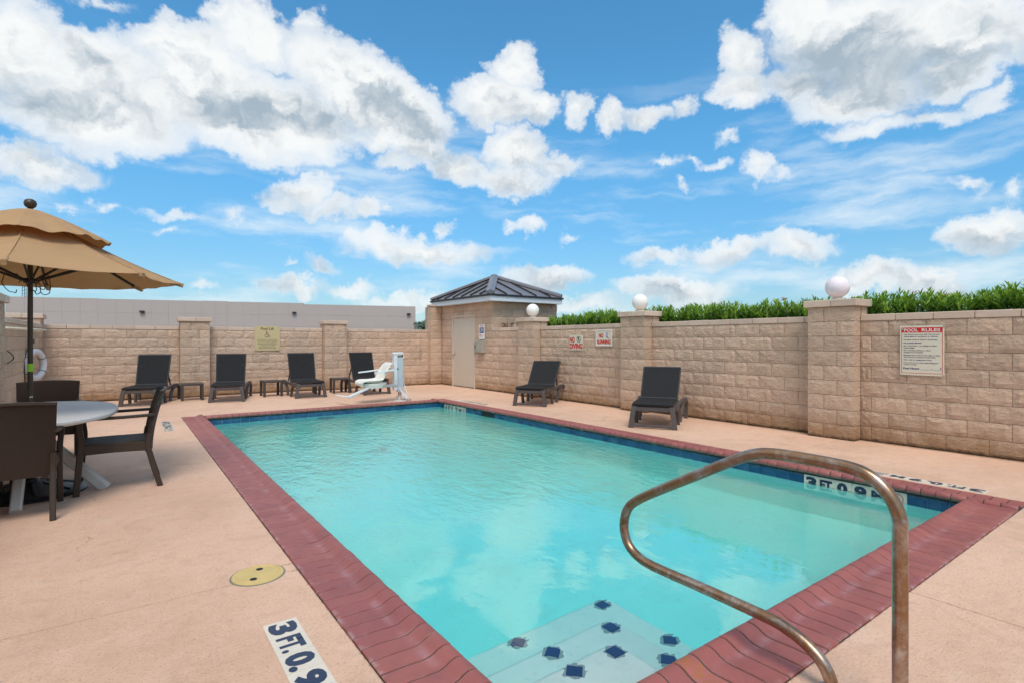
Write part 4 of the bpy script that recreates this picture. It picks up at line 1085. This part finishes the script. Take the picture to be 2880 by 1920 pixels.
# ---------------------------------------------------------------- pool lift
t = thing('pool_lift', 'white pool lift with moulded seat, armrests and footrest at the far pool edge', 'pool lift', (5.15, 11.45, 0))
mb = MB(); mb.lathe([(.21, .0), (.21, .012), (.19, .018), (.001, .020)], (.0, 0, 0), 22); mb.build('base_plate', 'lift_rusty', t)
for a in (0.6, 2.2, 3.7, 5.3):
    mb = MB(); mb.lathe([(.016, .02), (.014, .036), (.001, .038)], (.165 * math.cos(a), .165 * math.sin(a), 0), 8); mb.build('bolt', 'lift_rusty', t)
mb = MB(); mb.tube([(-.02, 0, .018), (-.02, 0, .26)], .038, 12); mb.bar([(-.10, .02, .10), (-.02, .02, .06)], .04, .05); mb.build('pivot_post', 'lift_rusty', t)
mb = MB(); mb.bbox(-.175, -.085, -.045, .055, .245, 1.075, .008); mb.build('mast', 'lift_white', t)
mb = MB(); mb.bbox(-.084, .045, -.060, .040, .20, .995, .008); mb.build('actuator_cover', 'lift_gray', t)
mb = MB(); mb.bbox(-.190, .062, -.055, .060, 1.050, 1.105, .012); mb.box(.045, .062, -.05, .055, .97, 1.05); mb.build('mast_cap', 'lift_white', t)
mb = MB(); mb.box(-.08, .04, -.058, .035, 1.0, 1.02); mb.build('cover_slot', 'black', t)
mb = MB(); mb.bar([(-.03, -.02, .30), (.035, -.06, .17), (.12, -.12, .055)], .135, .035, up=(0, 0, 1)); mb.build('base_lever', 'lift_white', t)
mb = MB(); mb.box(.05, .19, -.17, -.07, .018, .045); mb.build('foot_block', 'lift_rusty', t)
mb = MB(); mb.bar([(.045, .02, .56), (.09, .02, .40), (.19, -.02, .06)], .02, .018); mb.build('stay', 'lift_white', t)
mb = MB(); mb.bbox(.04, .10, .0, .09, .36, .52, .006); mb.build('motor_box', 'lift_gray', t)
mb = MB(); mb.bar([(-.10, -.02, .36), (-.62, -.12, .36)], .06, .055); mb.bar([(-.62, -.12, .37), (-.68, -.12, .37)], .07, .05); mb.build('seat_arm', 'lift_gray', t)
SP = cr([(-.98, 0, .395), (-1.0, 0, .445), (-.93, 0, .470), (-.72, 0, .452), (-.56, 0, .462), (-.49, 0, .53), (-.42, 0, .68), (-.36, 0, .82), (-.30, 0, .875)], 4)
def seatf(u, v):
    i = v * (len(SP) - 1); a = int(min(i, len(SP) - 2)); p = SP[a].lerp(SP[a + 1], i - a); q = (2 * u - 1)
    wv = .44 - .10 * max(0, v - .75) * 4 * .6 - .06 * max(0, .15 - v) * 6
    lift_ = .065 * q ** 4 * math.sin(math.pi * min(1, max(0, (v - .1) / .8)))
    return Vector((p.x - lift_ * .9 * (v > .55) * min(1, (v - .55) * 5), q * wv / 2 - .06, p.z + lift_))
sheet('seat_shell', seatf, 12, 26, .028, 'lift_seat', t)
mb = MB(); mb.loft([oval(.24, .20, .33, 20), oval(.30, .215, .40, 20), oval(.30, .215, .44, 20)], True); mb.v = [(x - .68, y - .06, z) for x, y, z in mb.v]; smooth_angle(mb.build('seat_pan', 'lift_seat', t))
for y in (-.01, .03):
    pass
mb = MB(); mb.box(-.365, -.335, -.15, -.10, .80, .815); mb.box(-.365, -.335, -.03, .02, .80, .815); mb.build('handle_slot', 'sign_dark', t)
mb = MB(); mb.bar(cr([(-.20, -.29, .742), (-.42, -.30, .705), (-.74, -.30, .665)], 3), .03, .030); mb.build('armrest', 'lift_white', t)
mb = MB(); mb.bar(cr([(-.28, .19, .748), (-.55, .19, .70), (-.92, .19, .665)], 3), .03, .030); mb.build('armrest', 'lift_white', t)
mb = MB(); mb.tube([(-.20, -.31, .742), (-.20, -.27, .742)], .02, 10, up=(1, 0, 0)); mb.build('armrest_pivot', 'sign_dark', t)
mb = MB(); mb.bar([(-.22, -.28, .742), (-.24, .19, .745)], .03, .03); mb.build('armrest_bar', 'lift_white', t)
mb = MB(); mb.bar([(-.62, -.16, .365), (-.78, -.18, .365), (-1.30, -.26, .175)], .07, .045); mb.build('footrest_arm', 'lift_white', t)
mb = MB(); mb.bar([(-1.29, -.28, .175), (-1.40, .16, .185)], .09, .022); mb.build('footrest', 'lift_seat', t)

# ---------------------------------------------------------------- globe lamps
def globe(x, y, z, m_, lab):
    t = thing('globe_lamp', lab, 'lamp', (x, y, z), 0, 'white globe lamps on the right wall pillars')
    mb = MB(); mb.lathe([(.075, 0), (.08, .012), (.072, .028), (.060, .034), (.060, .052)], (0, 0, 0), 20); smooth_angle(mb.build('base', 'globe_base', t))
    r = .157; n = 14; mb = MB(); mb.lathe([(max(.0005, r * math.sin(math.pi * (.12 + .88 * i / n))), .045 + r * .93 - r * math.cos(math.pi * (.12 + .88 * i / n))) for i in range(n + 1)], (0, 0, 0), 28)
    mb.build('globe', m_, t, smooth=True)
PT = 9 * CR + .100
globe(8.22, 10.44, PT, 'globe_glass', 'bright white globe lamp on the pillar nearest the pump house')
globe(8.22, 7.03, PT, 'globe_glass', 'warm white globe lamp on the middle right pillar')
globe(8.22, 3.435, PT, 'globe_pinkish', 'pinkish white globe lamp on the nearest right pillar')

# ---------------------------------------------------------------- signs
def sign(name, lab, loc, rz, wd, ht, m_, th=.006, grp=None):
    """local x to the reader's right, face towards -y, origin at the centre"""
    t = thing(name, lab, 'sign', loc, rz, grp)
    mb = MB(); mb.bbox(-wd / 2, wd / 2, -th, 0, -ht / 2, ht / 2, .0012); mb.build('panel', m_, t)
    return t
RX, RU = (1, 0, 0), (0, 0, 1)
# pool rules
t = sign('rules_sign', 'POOL RULES sign with red header and blue rules on cream', (8.178, 2.43, 1.235), R(-90), .465, .625, 'sign_cream')
Fc = -.0062
def T2(s_, x, z, wd, ht, m_, bold=.02, cx=False):
    text(s_, t, ((x if cx else x + wd / 2), Fc, z), RX, RU, wd, ht, m_, bold)
flat('header', [[(-.212, .226), (.212, .226), (.212, .290), (-.212, .290)]], (0, Fc, 0), RX, RU, 'sign_red', t, .0006)
T2('POOL', -.110, .257, .150, .040, 'sign_white', .015, True); T2('RULES', .098, .257, .190, .040, 'sign_white', .015, True)
flat('border', [[(-.217, -.287), (-.211, -.287), (-.211, .290), (-.217, .290)], [(.211, -.287), (.217, -.287), (.217, .290), (.211, .290)], [(-.211, -.287), (.211, -.287), (.211, -.281), (-.211, -.281)]], (0, Fc, 0), RX, RU, 'sign_red', t, .0006)
LN = [('Use pool at your own risk. We are not', .200, .375), ('responsible for accidents or injuries.', .174, .360), ('No glass, food or drink in pool area.', .134, .355), ('No animals allowed.', .097, .195),
      ('Be considerate - no yelling or other', .060, .350), ('loud noises.', .036, .118), ('No running, pushing or other', .002, .290), ('dangerous horseplay.', -.023, .212),
      ('Management reserves the right to deny', -.060, .385), ('use of pool to anyone at any time.', -.084, .340), ('Dive only in designated areas.', -.118, .300), ('Use pool at own risk when lifeguard', -.155, .360), ('is not on duty.', -.178, .140)]
for s_, z, wd in LN:
    hh_ = .0175
    T2(s_, -.190, z, wd, hh_, 'sign_navy', .028)
    if s_[0].isupper(): flat('bullet', [disc(-.199, z, .0028, 8)], (0, Fc, 0), RX, RU, 'sign_navy', t, .0012)
T2('Pool Hours', -.195, -.225, .172, .026, 'sign_navy', .035)
T2('to', .095, -.232, .018, .012, 'sign_navy', .03)
flat('rule_line', [[(-.018, -.241), (.080, -.241), (.080, -.2385), (-.018, -.2385)], [(.118, -.241), (.196, -.241), (.196, -.2385), (.118, -.2385)]], (0, Fc, 0), RX, RU, 'sign_navy', t, .0012)
flat('small_print', [[(.194, -.235), (.202, -.235), (.202, -.205), (.194, -.205)]], (0, Fc, 0), RX, RU, 'sign_navy', t, .0013)
for x, z in ((-.205, .272), (.232, .300), (-.232, -.300), (.226, -.305)):
    mb = MB(); mb.lathe([(.014, 0), (.012, .006), (.001, .008)], (0, 0, 0), 10); mb.build('mastic_dab', 'box_gray', t, (x, Fc, z), (R(90), 0, 0))
# no diving
t = sign('no_diving_sign', 'cream sign with red NO DIVING and a crossed diver ring', (8.178, 8.815, 1.325), R(-90), .455, .33, 'sign_cream')
text('NO', t, (-.125, Fc, .062), RX, RU, .165, .125, 'sign_red', .05); text('DIVING', t, (0, Fc, -.078), RX, RU, .420, .128, 'sign_red', .05)
flat('symbol', ringpoly(.088, .070, .068, .010) + [stroke(.020, .125, .135, .020, .009)], (0, Fc, 0), RX, RU, 'sign_dark', t, .001)
flat('symbol', [stroke(.055, .022, .088, .082, .016), stroke(.088, .082, .120, .030, .014), stroke(.088, .082, .045, .115, .012), disc(.09, .108, .014)], (0, Fc, 0), RX, RU, 'sign_dark', t, .0016)
# no running
t = sign('no_running_sign', 'white framed sign with red NO RUNNING and a small figure', (8.176, 7.955, 1.425), R(-90), .42, .295, 'sign_cream')
mb = MB(); mb.bar([(-.235, -.008, .158), (.235, -.008, .158)], .012, .020); mb.bar([(-.235, -.008, -.158), (.235, -.008, -.158)], .012, .020); mb.bar([(-.225, -.008, -.147), (-.225, -.008, .147)], .020, .012, up=(1, 0, 0)); mb.bar([(.225, -.008, -.147), (.225, -.008, .147)], .020, .012, up=(1, 0, 0)); mb.build('frame', 'sign_white', t)
text('NO', t, (-.085, Fc, .045), RX, RU, .130, .095, 'sign_red', .05); text('RUNNING', t, (-.005, Fc, -.085), RX, RU, .385, .090, 'sign_red', .05)
flat('symbol', [disc(.085, .105, .017), stroke(.085, .085, .075, .040, .036), stroke(.08, .065, .125, .075, .012), stroke(.075, .045, .055, -.005, .014)], (0, Fc, 0), RX, RU, 'sign_lilac', t, .001)
flat('symbol', [stroke(.078, .030, .115, .0, .018), stroke(.105, .0, .135, -.012, .016)], (0, Fc, 0), RX, RU, 'sign_navy', t, .0016)
# emergency phone sign, faces the pool from the pump house wall
t = sign('emergency_sign', 'white sign with 911 and a handset on blue beside the door', (8.178, 12.70, 1.62), R(-90), .30, .42, 'sign_white')
flat('blue_field', [[(-.115, -.040), (.115, -.040), (.115, .115), (-.115, .115)]], (0, Fc, 0), RX, RU, 'sign_blue', t, .0006)
text('911', t, (.030, Fc, .038), RX, RU, .135, .105, 'sign_white', .03)
flat('symbol', [stroke(-.080, -.015, -.088, .038, .016), stroke(-.088, .038, -.080, .09, .016), stroke(-.082, .09, -.062, .09, .018), stroke(-.082, -.015, -.062, -.015, .018)], (0, Fc, 0), RX, RU, 'sign_white', t, .0014)
text('EMERGENCY', t, (0, Fc, .180), RX, RU, .20, .020, 'sign_red', .02); text('PHONE', t, (0, Fc, .148), RX, RU, .15, .022, 'sign_red', .02)
for z, wd in ((-.072, .075), (-.100, .105), (-.128, .085)): flat('print_line', [[(-.115, z - .007), (-.115 + wd, z - .007), (-.115 + wd, z + .007), (-.115, z + .007)]], (0, Fc, 0), RX, RU, 'sign_red', t, .0008)
flat('symbol', [stroke(.02, -.145, .05, -.11, .014)], (0, Fc, 0), RX, RU, 'sign_dark', t, .001)
# telephone and switch boxes
t = thing('phone_box', 'beige outdoor telephone box below the 911 sign', 'phone box', (8.195, 12.71, 1.20), R(-90))
mb = MB(); mb.bbox(-.15, .15, -.115, .0, -.165, .165, .008); mb.build('case', 'box_gray', t)
mb = MB(); mb.bbox(-.135, .135, -.122, -.1155, -.150, .150, .003); mb.build('lid', 'box_gray', t)
mb = MB(); mb.box(-.128, -.112, -.130, -.1225, .08, .11); mb.box(-.128, -.112, -.130, -.1225, -.12, -.09); mb.build('latch', 'rib_metal', t)
t = thing('outlet_box', 'flat beige outlet box with two dark sockets beside the door', 'outlet', (8.19, 12.985, 1.20), R(-90))
mb = MB(); mb.bbox(-.085, .085, -.05, .0, -.150, .150, .006); mb.build('case', 'box_gray', t)
for z in (.025, -.030):
    mb = MB(); mb.box(-.035, .010, -.056, -.0505, z - .018, z + .018); mb.build('socket', 'black', t)
# pool lift sign on the back wall
t = sign('pool_lift_sign', 'beige Pool Lift sign with wheelchair symbol on the back wall', (3.08, 15.248, 1.43), 0, .625, .635, 'sign_beige')
text('Pool Lift', t, (0, Fc, .248), RX, RU, .315, .070, 'sign_dark', .012)
flat('symbol', ringpoly(-.012, .075, .052, .012, 150, 375, 18) + [disc(-.022, .170, .014), stroke(-.022, .155, -.018, .090, .014), stroke(-.018, .096, .032, .092, .013), stroke(.030, .092, .050, .045, .013), stroke(.050, .045, .070, .050, .011), stroke(-.020, .130, .020, .128, .011)], (0, Fc, 0), RX, RU, 'sign_dark', t, .001)
for s_, z, wd in (('Pool Lift is for Use by Guests', -.035, .49), ('with disabilities only. All other', -.071, .51), ('uses are strictly prohibited.', -.107, .46), ('Instructions for Pool Lift use', -.143, .48), ('provided at front desk.', -.179, .37), ('For assistance with Lift,', -.215, .40), ('Please contact front desk.', -.251, .43)):
    text(s_, t, (0, Fc, z), RX, RU, wd, .022, 'sign_dark', .01)
for x in (-.285, .285):
    for z in (-.29, .29):
        mb = MB(); mb.lathe([(.008, 0), (.006, .003), (.001, .004)], (0, 0, 0), 8); mb.build('screw', 'sign_dark', t, (x, Fc, z), (R(90), 0, 0))

# ---------------------------------------------------------------- things on the left wall
t = thing('life_ring', 'white life ring hanging with its rope in the left back corner', 'life ring', (-1.30, 12.9, .93), R(66))
mb = MB(); n = 40; rings = []
for i in range(n + 1):
    a = 2 * math.pi * i / n
    rings.append([((.235 + .058 * math.cos(b)) * math.cos(a), .058 * math.sin(b), (.235 + .058 * math.cos(b)) * math.sin(a)) for b in [2 * math.pi * j / 12 for j in range(12)]])
mb.loft(rings, False); mb.build('ring', 'ring_white', t, smooth=True)
for a in (.55, 2.6, 3.7, 5.7):
    mb = MB(); mb.lathe([(.0615, -.022), (.0615, .022)], (0, 0, 0), 14)
    o_ = mb.build('band', 'rope', t); o_.location = (.235 * math.cos(a), 0, .235 * math.sin(a)); o_.rotation_euler = (0, -a, 0); o_.scale = (1, 1, .3)
mb = MB(); mb.tube(cr([(-.02, .03, .42), (-.14, .02, .32), (-.26, .0, .12), (-.30, -.02, -.12), (-.25, .0, -.34), (-.21, .02, -.52)], 4), .008, 6); mb.tube(cr([(-.02, .03, .42), (-.10, -.02, .30), (-.22, -.07, .05), (-.24, -.07, -.2), (-.16, -.05, -.40)], 4), .007, 6); mb.build('rope', 'rope', t)
mb = MB(); mb.box(-.03, .0, .0, .06, .38, .46); mb.build('hook', 'rope', t)
t = thing('reach_pole', 'long cream rescue pole resting level along the left wall', 'rescue pole', (-1.30, 12.3, 1.55))
mb = MB(); mb.tube([(0, -2.3, -.02), (0, 2.3, .03)], .020, 10); mb.build('pole', 'pvc', t, smooth=True)
for y in (-1.6, 1.6):
    mb = MB(); mb.bar([(-.12, y, -.005), (-.02, y, -.012), (.02, y, -.030)], .03, .012); mb.build('bracket', 'pvc', t)
t = thing('wall_hook', 'bent dark metal hook on the left wall', 'hook', (-1.39, 10.9, 1.12))
mb = MB(); mb.tube(cr([(0, -.10, .09), (.03, -.02, .05), (.045, .08, -.01), (.03, .06, -.05), (0, -.10, -.09)], 4), .008, 6); mb.build('hook', 'rib_metal', t)

# ---------------------------------------------------------------- oleander hedge behind the right wall
def leaf(mb, p, d_, up_, L, wd):
    s_ = d_.cross(up_)
    if s_.length < 1e-3: s_ = Vector((1, 0, 0))
    s_.normalize(); n_ = s_.cross(d_).normalized()
    q0, q1, q2 = p, p + d_ * (L * .45) + n_ * (L * .03), p + d_ * L - n_ * (L * .10)
    k = len(mb.v); mb.v += [tuple(q0), tuple(q1 + s_ * wd), tuple(q1 - s_ * wd), tuple(q2), tuple(q1 - n_ * wd * .35)]
    mb.f += [(k, k + 1, k + 4), (k, k + 4, k + 2), (k + 1, k + 3, k + 4), (k + 4, k + 3, k + 2)]
def shrub_meshes(seed, wid=.47, top=2.0, stems=105, body=.62, dens=.85):
    rr = random.Random(seed); A = [MB(), MB(), MB()]; S_ = MB()
    for i in range(stems):
        a = rr.uniform(0, 6.28); r_ = math.sqrt(rr.random()) * wid
        x, y = r_ * math.cos(a), r_ * math.sin(a) * .9
        zt = top * (rr.uniform(.90, .985) + (.02 if rr.random() < .12 else 0)) + .035 * math.sin(x * 9 + seed)
        lean = Vector((x * .35 + rr.uniform(-.16, .16), y * .35 + rr.uniform(-.16, .16), 1)).normalized()
        tip = Vector((x, y, zt)); bot = Vector((x * .25, y * .25, 0))
        if i % 4 == 0: S_.tube([bot, tip - lean * .4, tip], .007, 4, scales=[1.4, 1, .4])
        nn = int(rr.uniform(30, 42) * dens)
        for j in range(nn):
            t_ = (j / nn) ** 1.15
            pp = tip - lean * (t_ * body)
            ang = j * 2.4 + rr.uniform(-.5, .5); el = R(rr.uniform(38, 78) - t_ * 32)
            dd = Vector((math.cos(ang) * math.cos(el), math.sin(ang) * math.cos(el), math.sin(el))) + (lean - Vector((0, 0, 1))) * .5
            L = rr.uniform(.085, .14) * (.75 if j < 3 else 1)
            q = rr.random()
            which = 1 if (t_ < .25 and q < .55) else (2 if t_ > .28 and q < .7 else 0)
            leaf(A[which], pp, dd.normalized(), Vector((0, 0, 1)), L, L * .135)
    return A, S_
PROT = []
HY = [-1.6, -.75, .05, .85, 1.55, 2.3, 3.0, 3.75, 4.5, 5.2, 5.95, 6.65, 7.35, 8.1, 8.8, 9.5, 10.2, 10.9, 11.55]
DESC = ['bushy', 'dense', 'feathery', 'upright']
hedge_lab = {2: 'tallest oleander at the right picture edge', 3: 'oleander bush above the right end of the POOL RULES sign', 4: 'oleander bush above the POOL RULES sign, bearing a pink bloom', 5: 'oleander bush just right of the nearest pillar', 6: 'oleander bush behind the nearest globe pillar',
             7: 'oleander bush left of the nearest pillar, with the bright pink flower', 8: 'oleander bush second to the left of the nearest pillar', 9: 'oleander bush above the middle of the long bare panel', 10: 'oleander bush right of the middle pillar',
             11: 'oleander bush behind the middle globe pillar', 12: 'oleander bush just left of the middle pillar', 13: 'oleander bush above the NO RUNNING sign', 14: 'oleander bush above the NO DIVING sign', 15: 'oleander bush just right of the farthest globe pillar', 16: 'small oleander bush behind the farthest globe pillar'}
def make_shrub(i, variant):
    t = thing('oleander_bush', 'x', 'bush', group='green oleander bushes behind the right wall')
    if variant < len(PROT):
        A, S_ = PROT[variant]
    else:
        mbs, st_ = shrub_meshes(40 + variant)
        A = []
        for m_, nm in zip(mbs, ('leaf_green', 'leaf_lime', 'leaf_dark')):
            me = bpy.data.meshes.new('foliage'); me.from_pydata(m_.v, [], m_.f); me.update(); me.materials.append(MATS[nm]); A.append(me)
        S_ = bpy.data.meshes.new('stem'); S_.from_pydata(st_.v, [], st_.f); S_.update(); S_.materials.append(MATS['stem_green'])
        PROT.append((A, S_))
    for me in A: put('foliage', me, t)
    put('stem', S_, t)
    return t
rr = random.Random(3)
for i, y in enumerate(HY):
    if y < .5 and i not in (2,) and y < -1.0: continue
    if i >= 17: continue
    t = make_shrub(i, i % 4)
    hz = 1.0 + rr.uniform(-.02, .02) + (.11 if i == 2 else .05 if i == 3 else 0) + (.02 if i == 1 else 0) - (.03 if i in (15, 16) else 0)
    t.location = (8.86 + rr.uniform(-.05, .05), y + rr.uniform(-.08, .08), 0); t.rotation_euler = (0, 0, rr.uniform(0, 6.28)); t.scale = (1, 1, hz)
    t['label'] = hedge_lab.get(i, 'oleander bush out to the right beyond the picture edge' if y < .6 else 'oleander bush of the hedge'); 
def bloom(p, m_, lab, n=14, s_=.03):
    t = thing('oleander_flower', lab, 'flower', p)
    rr = random.Random(int(p[1] * 100)); mb = MB()
    for k in range(n):
        c_ = Vector((rr.uniform(-1, 1), rr.uniform(-1, 1), rr.uniform(-.5, .8))) * s_ * 1.3
        for j in range(5):
            a = j * 1.2566 + k; leaf(mb, c_, Vector((math.cos(a) * .8, math.sin(a) * .8, .45)).normalized(), Vector((0, 0, 1)), s_, s_ * .42)
    mb.build('petal', m_, t)
    mb = MB(); mb.tube([(0, 0, -.28), (.01, 0, -.12), (0, 0, 0)], .004, 5); mb.build('stem', 'stem_green', t)
bloom((8.70, 4.44, 2.03), 'petal_pink', 'bright pink oleander flower above the wall left of the nearest pillar')
bloom((8.66, 2.33, 1.93), 'petal_pink', 'deep pink oleander flower above the POOL RULES sign', 9, .024)
bloom((8.70, 2.66, 2.01), 'petal_pale', 'pale pink oleander flower left of the deep pink one', 5, .02)
# low planting beside the pump house wall
for (p, mat_, n_, lab) in (((8.50, 12.02, 1.72), 'leaf_red', 26, 'small reddish plant on the low wall beside the pump house'), ((8.48, 11.72, 1.72), 'leaf_red', 16, 'small brown-red sprig left of the farthest globe pillar'), ((8.48, 11.35, 1.72), 'leaf_green', 42, 'small green plant against the farthest globe pillar')):
    t = thing('small_plant', lab, 'plant', p, 0, 'small plants on the low wall')
    rr = random.Random(int(p[1] * 77)); mb = MB()
    for k in range(n_ * 3):
        a = rr.uniform(0, 6.28); el = R(rr.uniform(20, 85)); o0 = Vector((rr.uniform(-.07, .07), rr.uniform(-.07, .07), rr.uniform(-.03, .10)))
        leaf(mb, o0, Vector((math.cos(a) * math.cos(el), math.sin(a) * math.cos(el), math.sin(el))), Vector((0, 0, 1)), rr.uniform(.05, .10), .008)
    mb.build('foliage', mat_, t)
    mb = MB(); mb.tube([(0, 0, -1.72), (0, 0, .06)], .010, 5); mb.build('stem', 'stem_green', t)

# ---------------------------------------------------------------- warehouse beyond the back wall, tree, mast
def atpx(px, D_, z=0): return Fv * D_ + Rv * (D_ * (px - 1440) / 1504.0) + Vector((0, 0, z))
pA, pB = atpx(15, 84), atpx(1168.5, 104)
L = (pB - pA).length; t = thing('warehouse', 'long grey tilt-up warehouse beyond the back wall', 'building', pA, math.atan2((pB - pA).y, (pB - pA).x))
def hgt(px, y): 
    f_ = (px - 15) / 1153.5; D_ = 1 / ((1 - f_) / 84 + f_ / 104) if False else None
    # depth on the facade line for that picture column
    u = (px - 1440) / 1504.0; a = pA.x * 0; d1 = Fv.dot(pA); l1 = Rv.dot(pA); d2 = Fv.dot(pB); l2 = Rv.dot(pB)
    s_ = (u * d1 - l1) / ((l2 - l1) - u * (d2 - d1)); D_ = d1 + s_ * (d2 - d1)
    return s_ * L, CAMH + (960 - y) / 1504.0 * D_
secs = [(15, 276, 834), (276, 568, 840.5), (568, 640, 846), (640, 854, 848.5), (854, 1168.5, 856)]
for px0, px1, ytop in secs:
    x0_, z0_ = hgt(px0, ytop); x1_, _ = hgt(px1, ytop)
    npan = max(1, round((x1_ - x0_) / 2.6)); pw_ = (x1_ - x0_) / npan
    levels = [0, 1.9, 4.0, 6.1, z0_]
    for i in range(npan):
        for j in range(4):
            if j < 1: continue
            mb = MB(); mb.bbox(x0_ + i * pw_ + .012, x0_ + (i + 1) * pw_ - .012, -.03, .0, levels[j] + .012, levels[j + 1] - .012, .006)
            mb.build('wall_panel', 'far_wall', t)
    mb = MB(); mb.box(x0_, x1_, .0001, 40, 0, z0_ - .03); mb.build('wall', 'far_wall', t)
for px, y in ((401, 877), (828, 880), (1149, 884)):
    x_, z_ = hgt(px, y); mb = MB(); mb.bbox(x_ - .35, x_ + .35, -.5, -.07, z_ - .16, z_ + .16, .05); mb.build('wall_lamp', 'far_lamp', t)
p = atpx(68, 86)
t = thing('antenna_mast', 'thin lattice mast standing on the warehouse roof behind the umbrella pole', 'mast', (p.x, p.y, 8.0))
mb = MB()
for dx, dy in ((-.25, 0), (.25, 0), (0, .4)): mb.tube([(dx, dy, 0), (dx * .8, dy * .8, 4.6)], .04, 5)
for k in range(8): mb.tube([(-.25, 0, .3 + k * .55), (.25, 0, .55 + k * .55)], .03, 4)
mb.build('lattice', 'rib_metal', t)
p = atpx(1197, 60)
t = thing('distant_tree', 'dark green tree crown between the warehouse and the pump house', 'tree', (p.x, p.y, 0))
mb = MB(); mb.tube([(0, 0, 0), (.1, 0, 1.5), (0, 0, 2.6)], .16, 8, scales=[1.3, 1, .7]); mb.build('trunk', 'cord_brown', t)
rr = random.Random(2); mb = MB()
for k in range(5200):
    v_ = Vector((rr.gauss(0, 1), rr.gauss(0, 1), rr.gauss(0, 1))).normalized() * (rr.random() ** .4)
    q = Vector((v_.x * 1.5, v_.y * 1.5, 2.45 + v_.z * 1.35)) + Vector((math.sin(v_.z * 7) * .2, 0, math.sin(v_.x * 6) * .18))
    a = rr.uniform(0, 6.28); leaf(mb, q, Vector((math.cos(a), math.sin(a), rr.uniform(-.5, 1))).normalized(), Vector((0, 0, 1)), .17, .05)
mb.build('crown', 'leaf_dark', t)

flush_text()
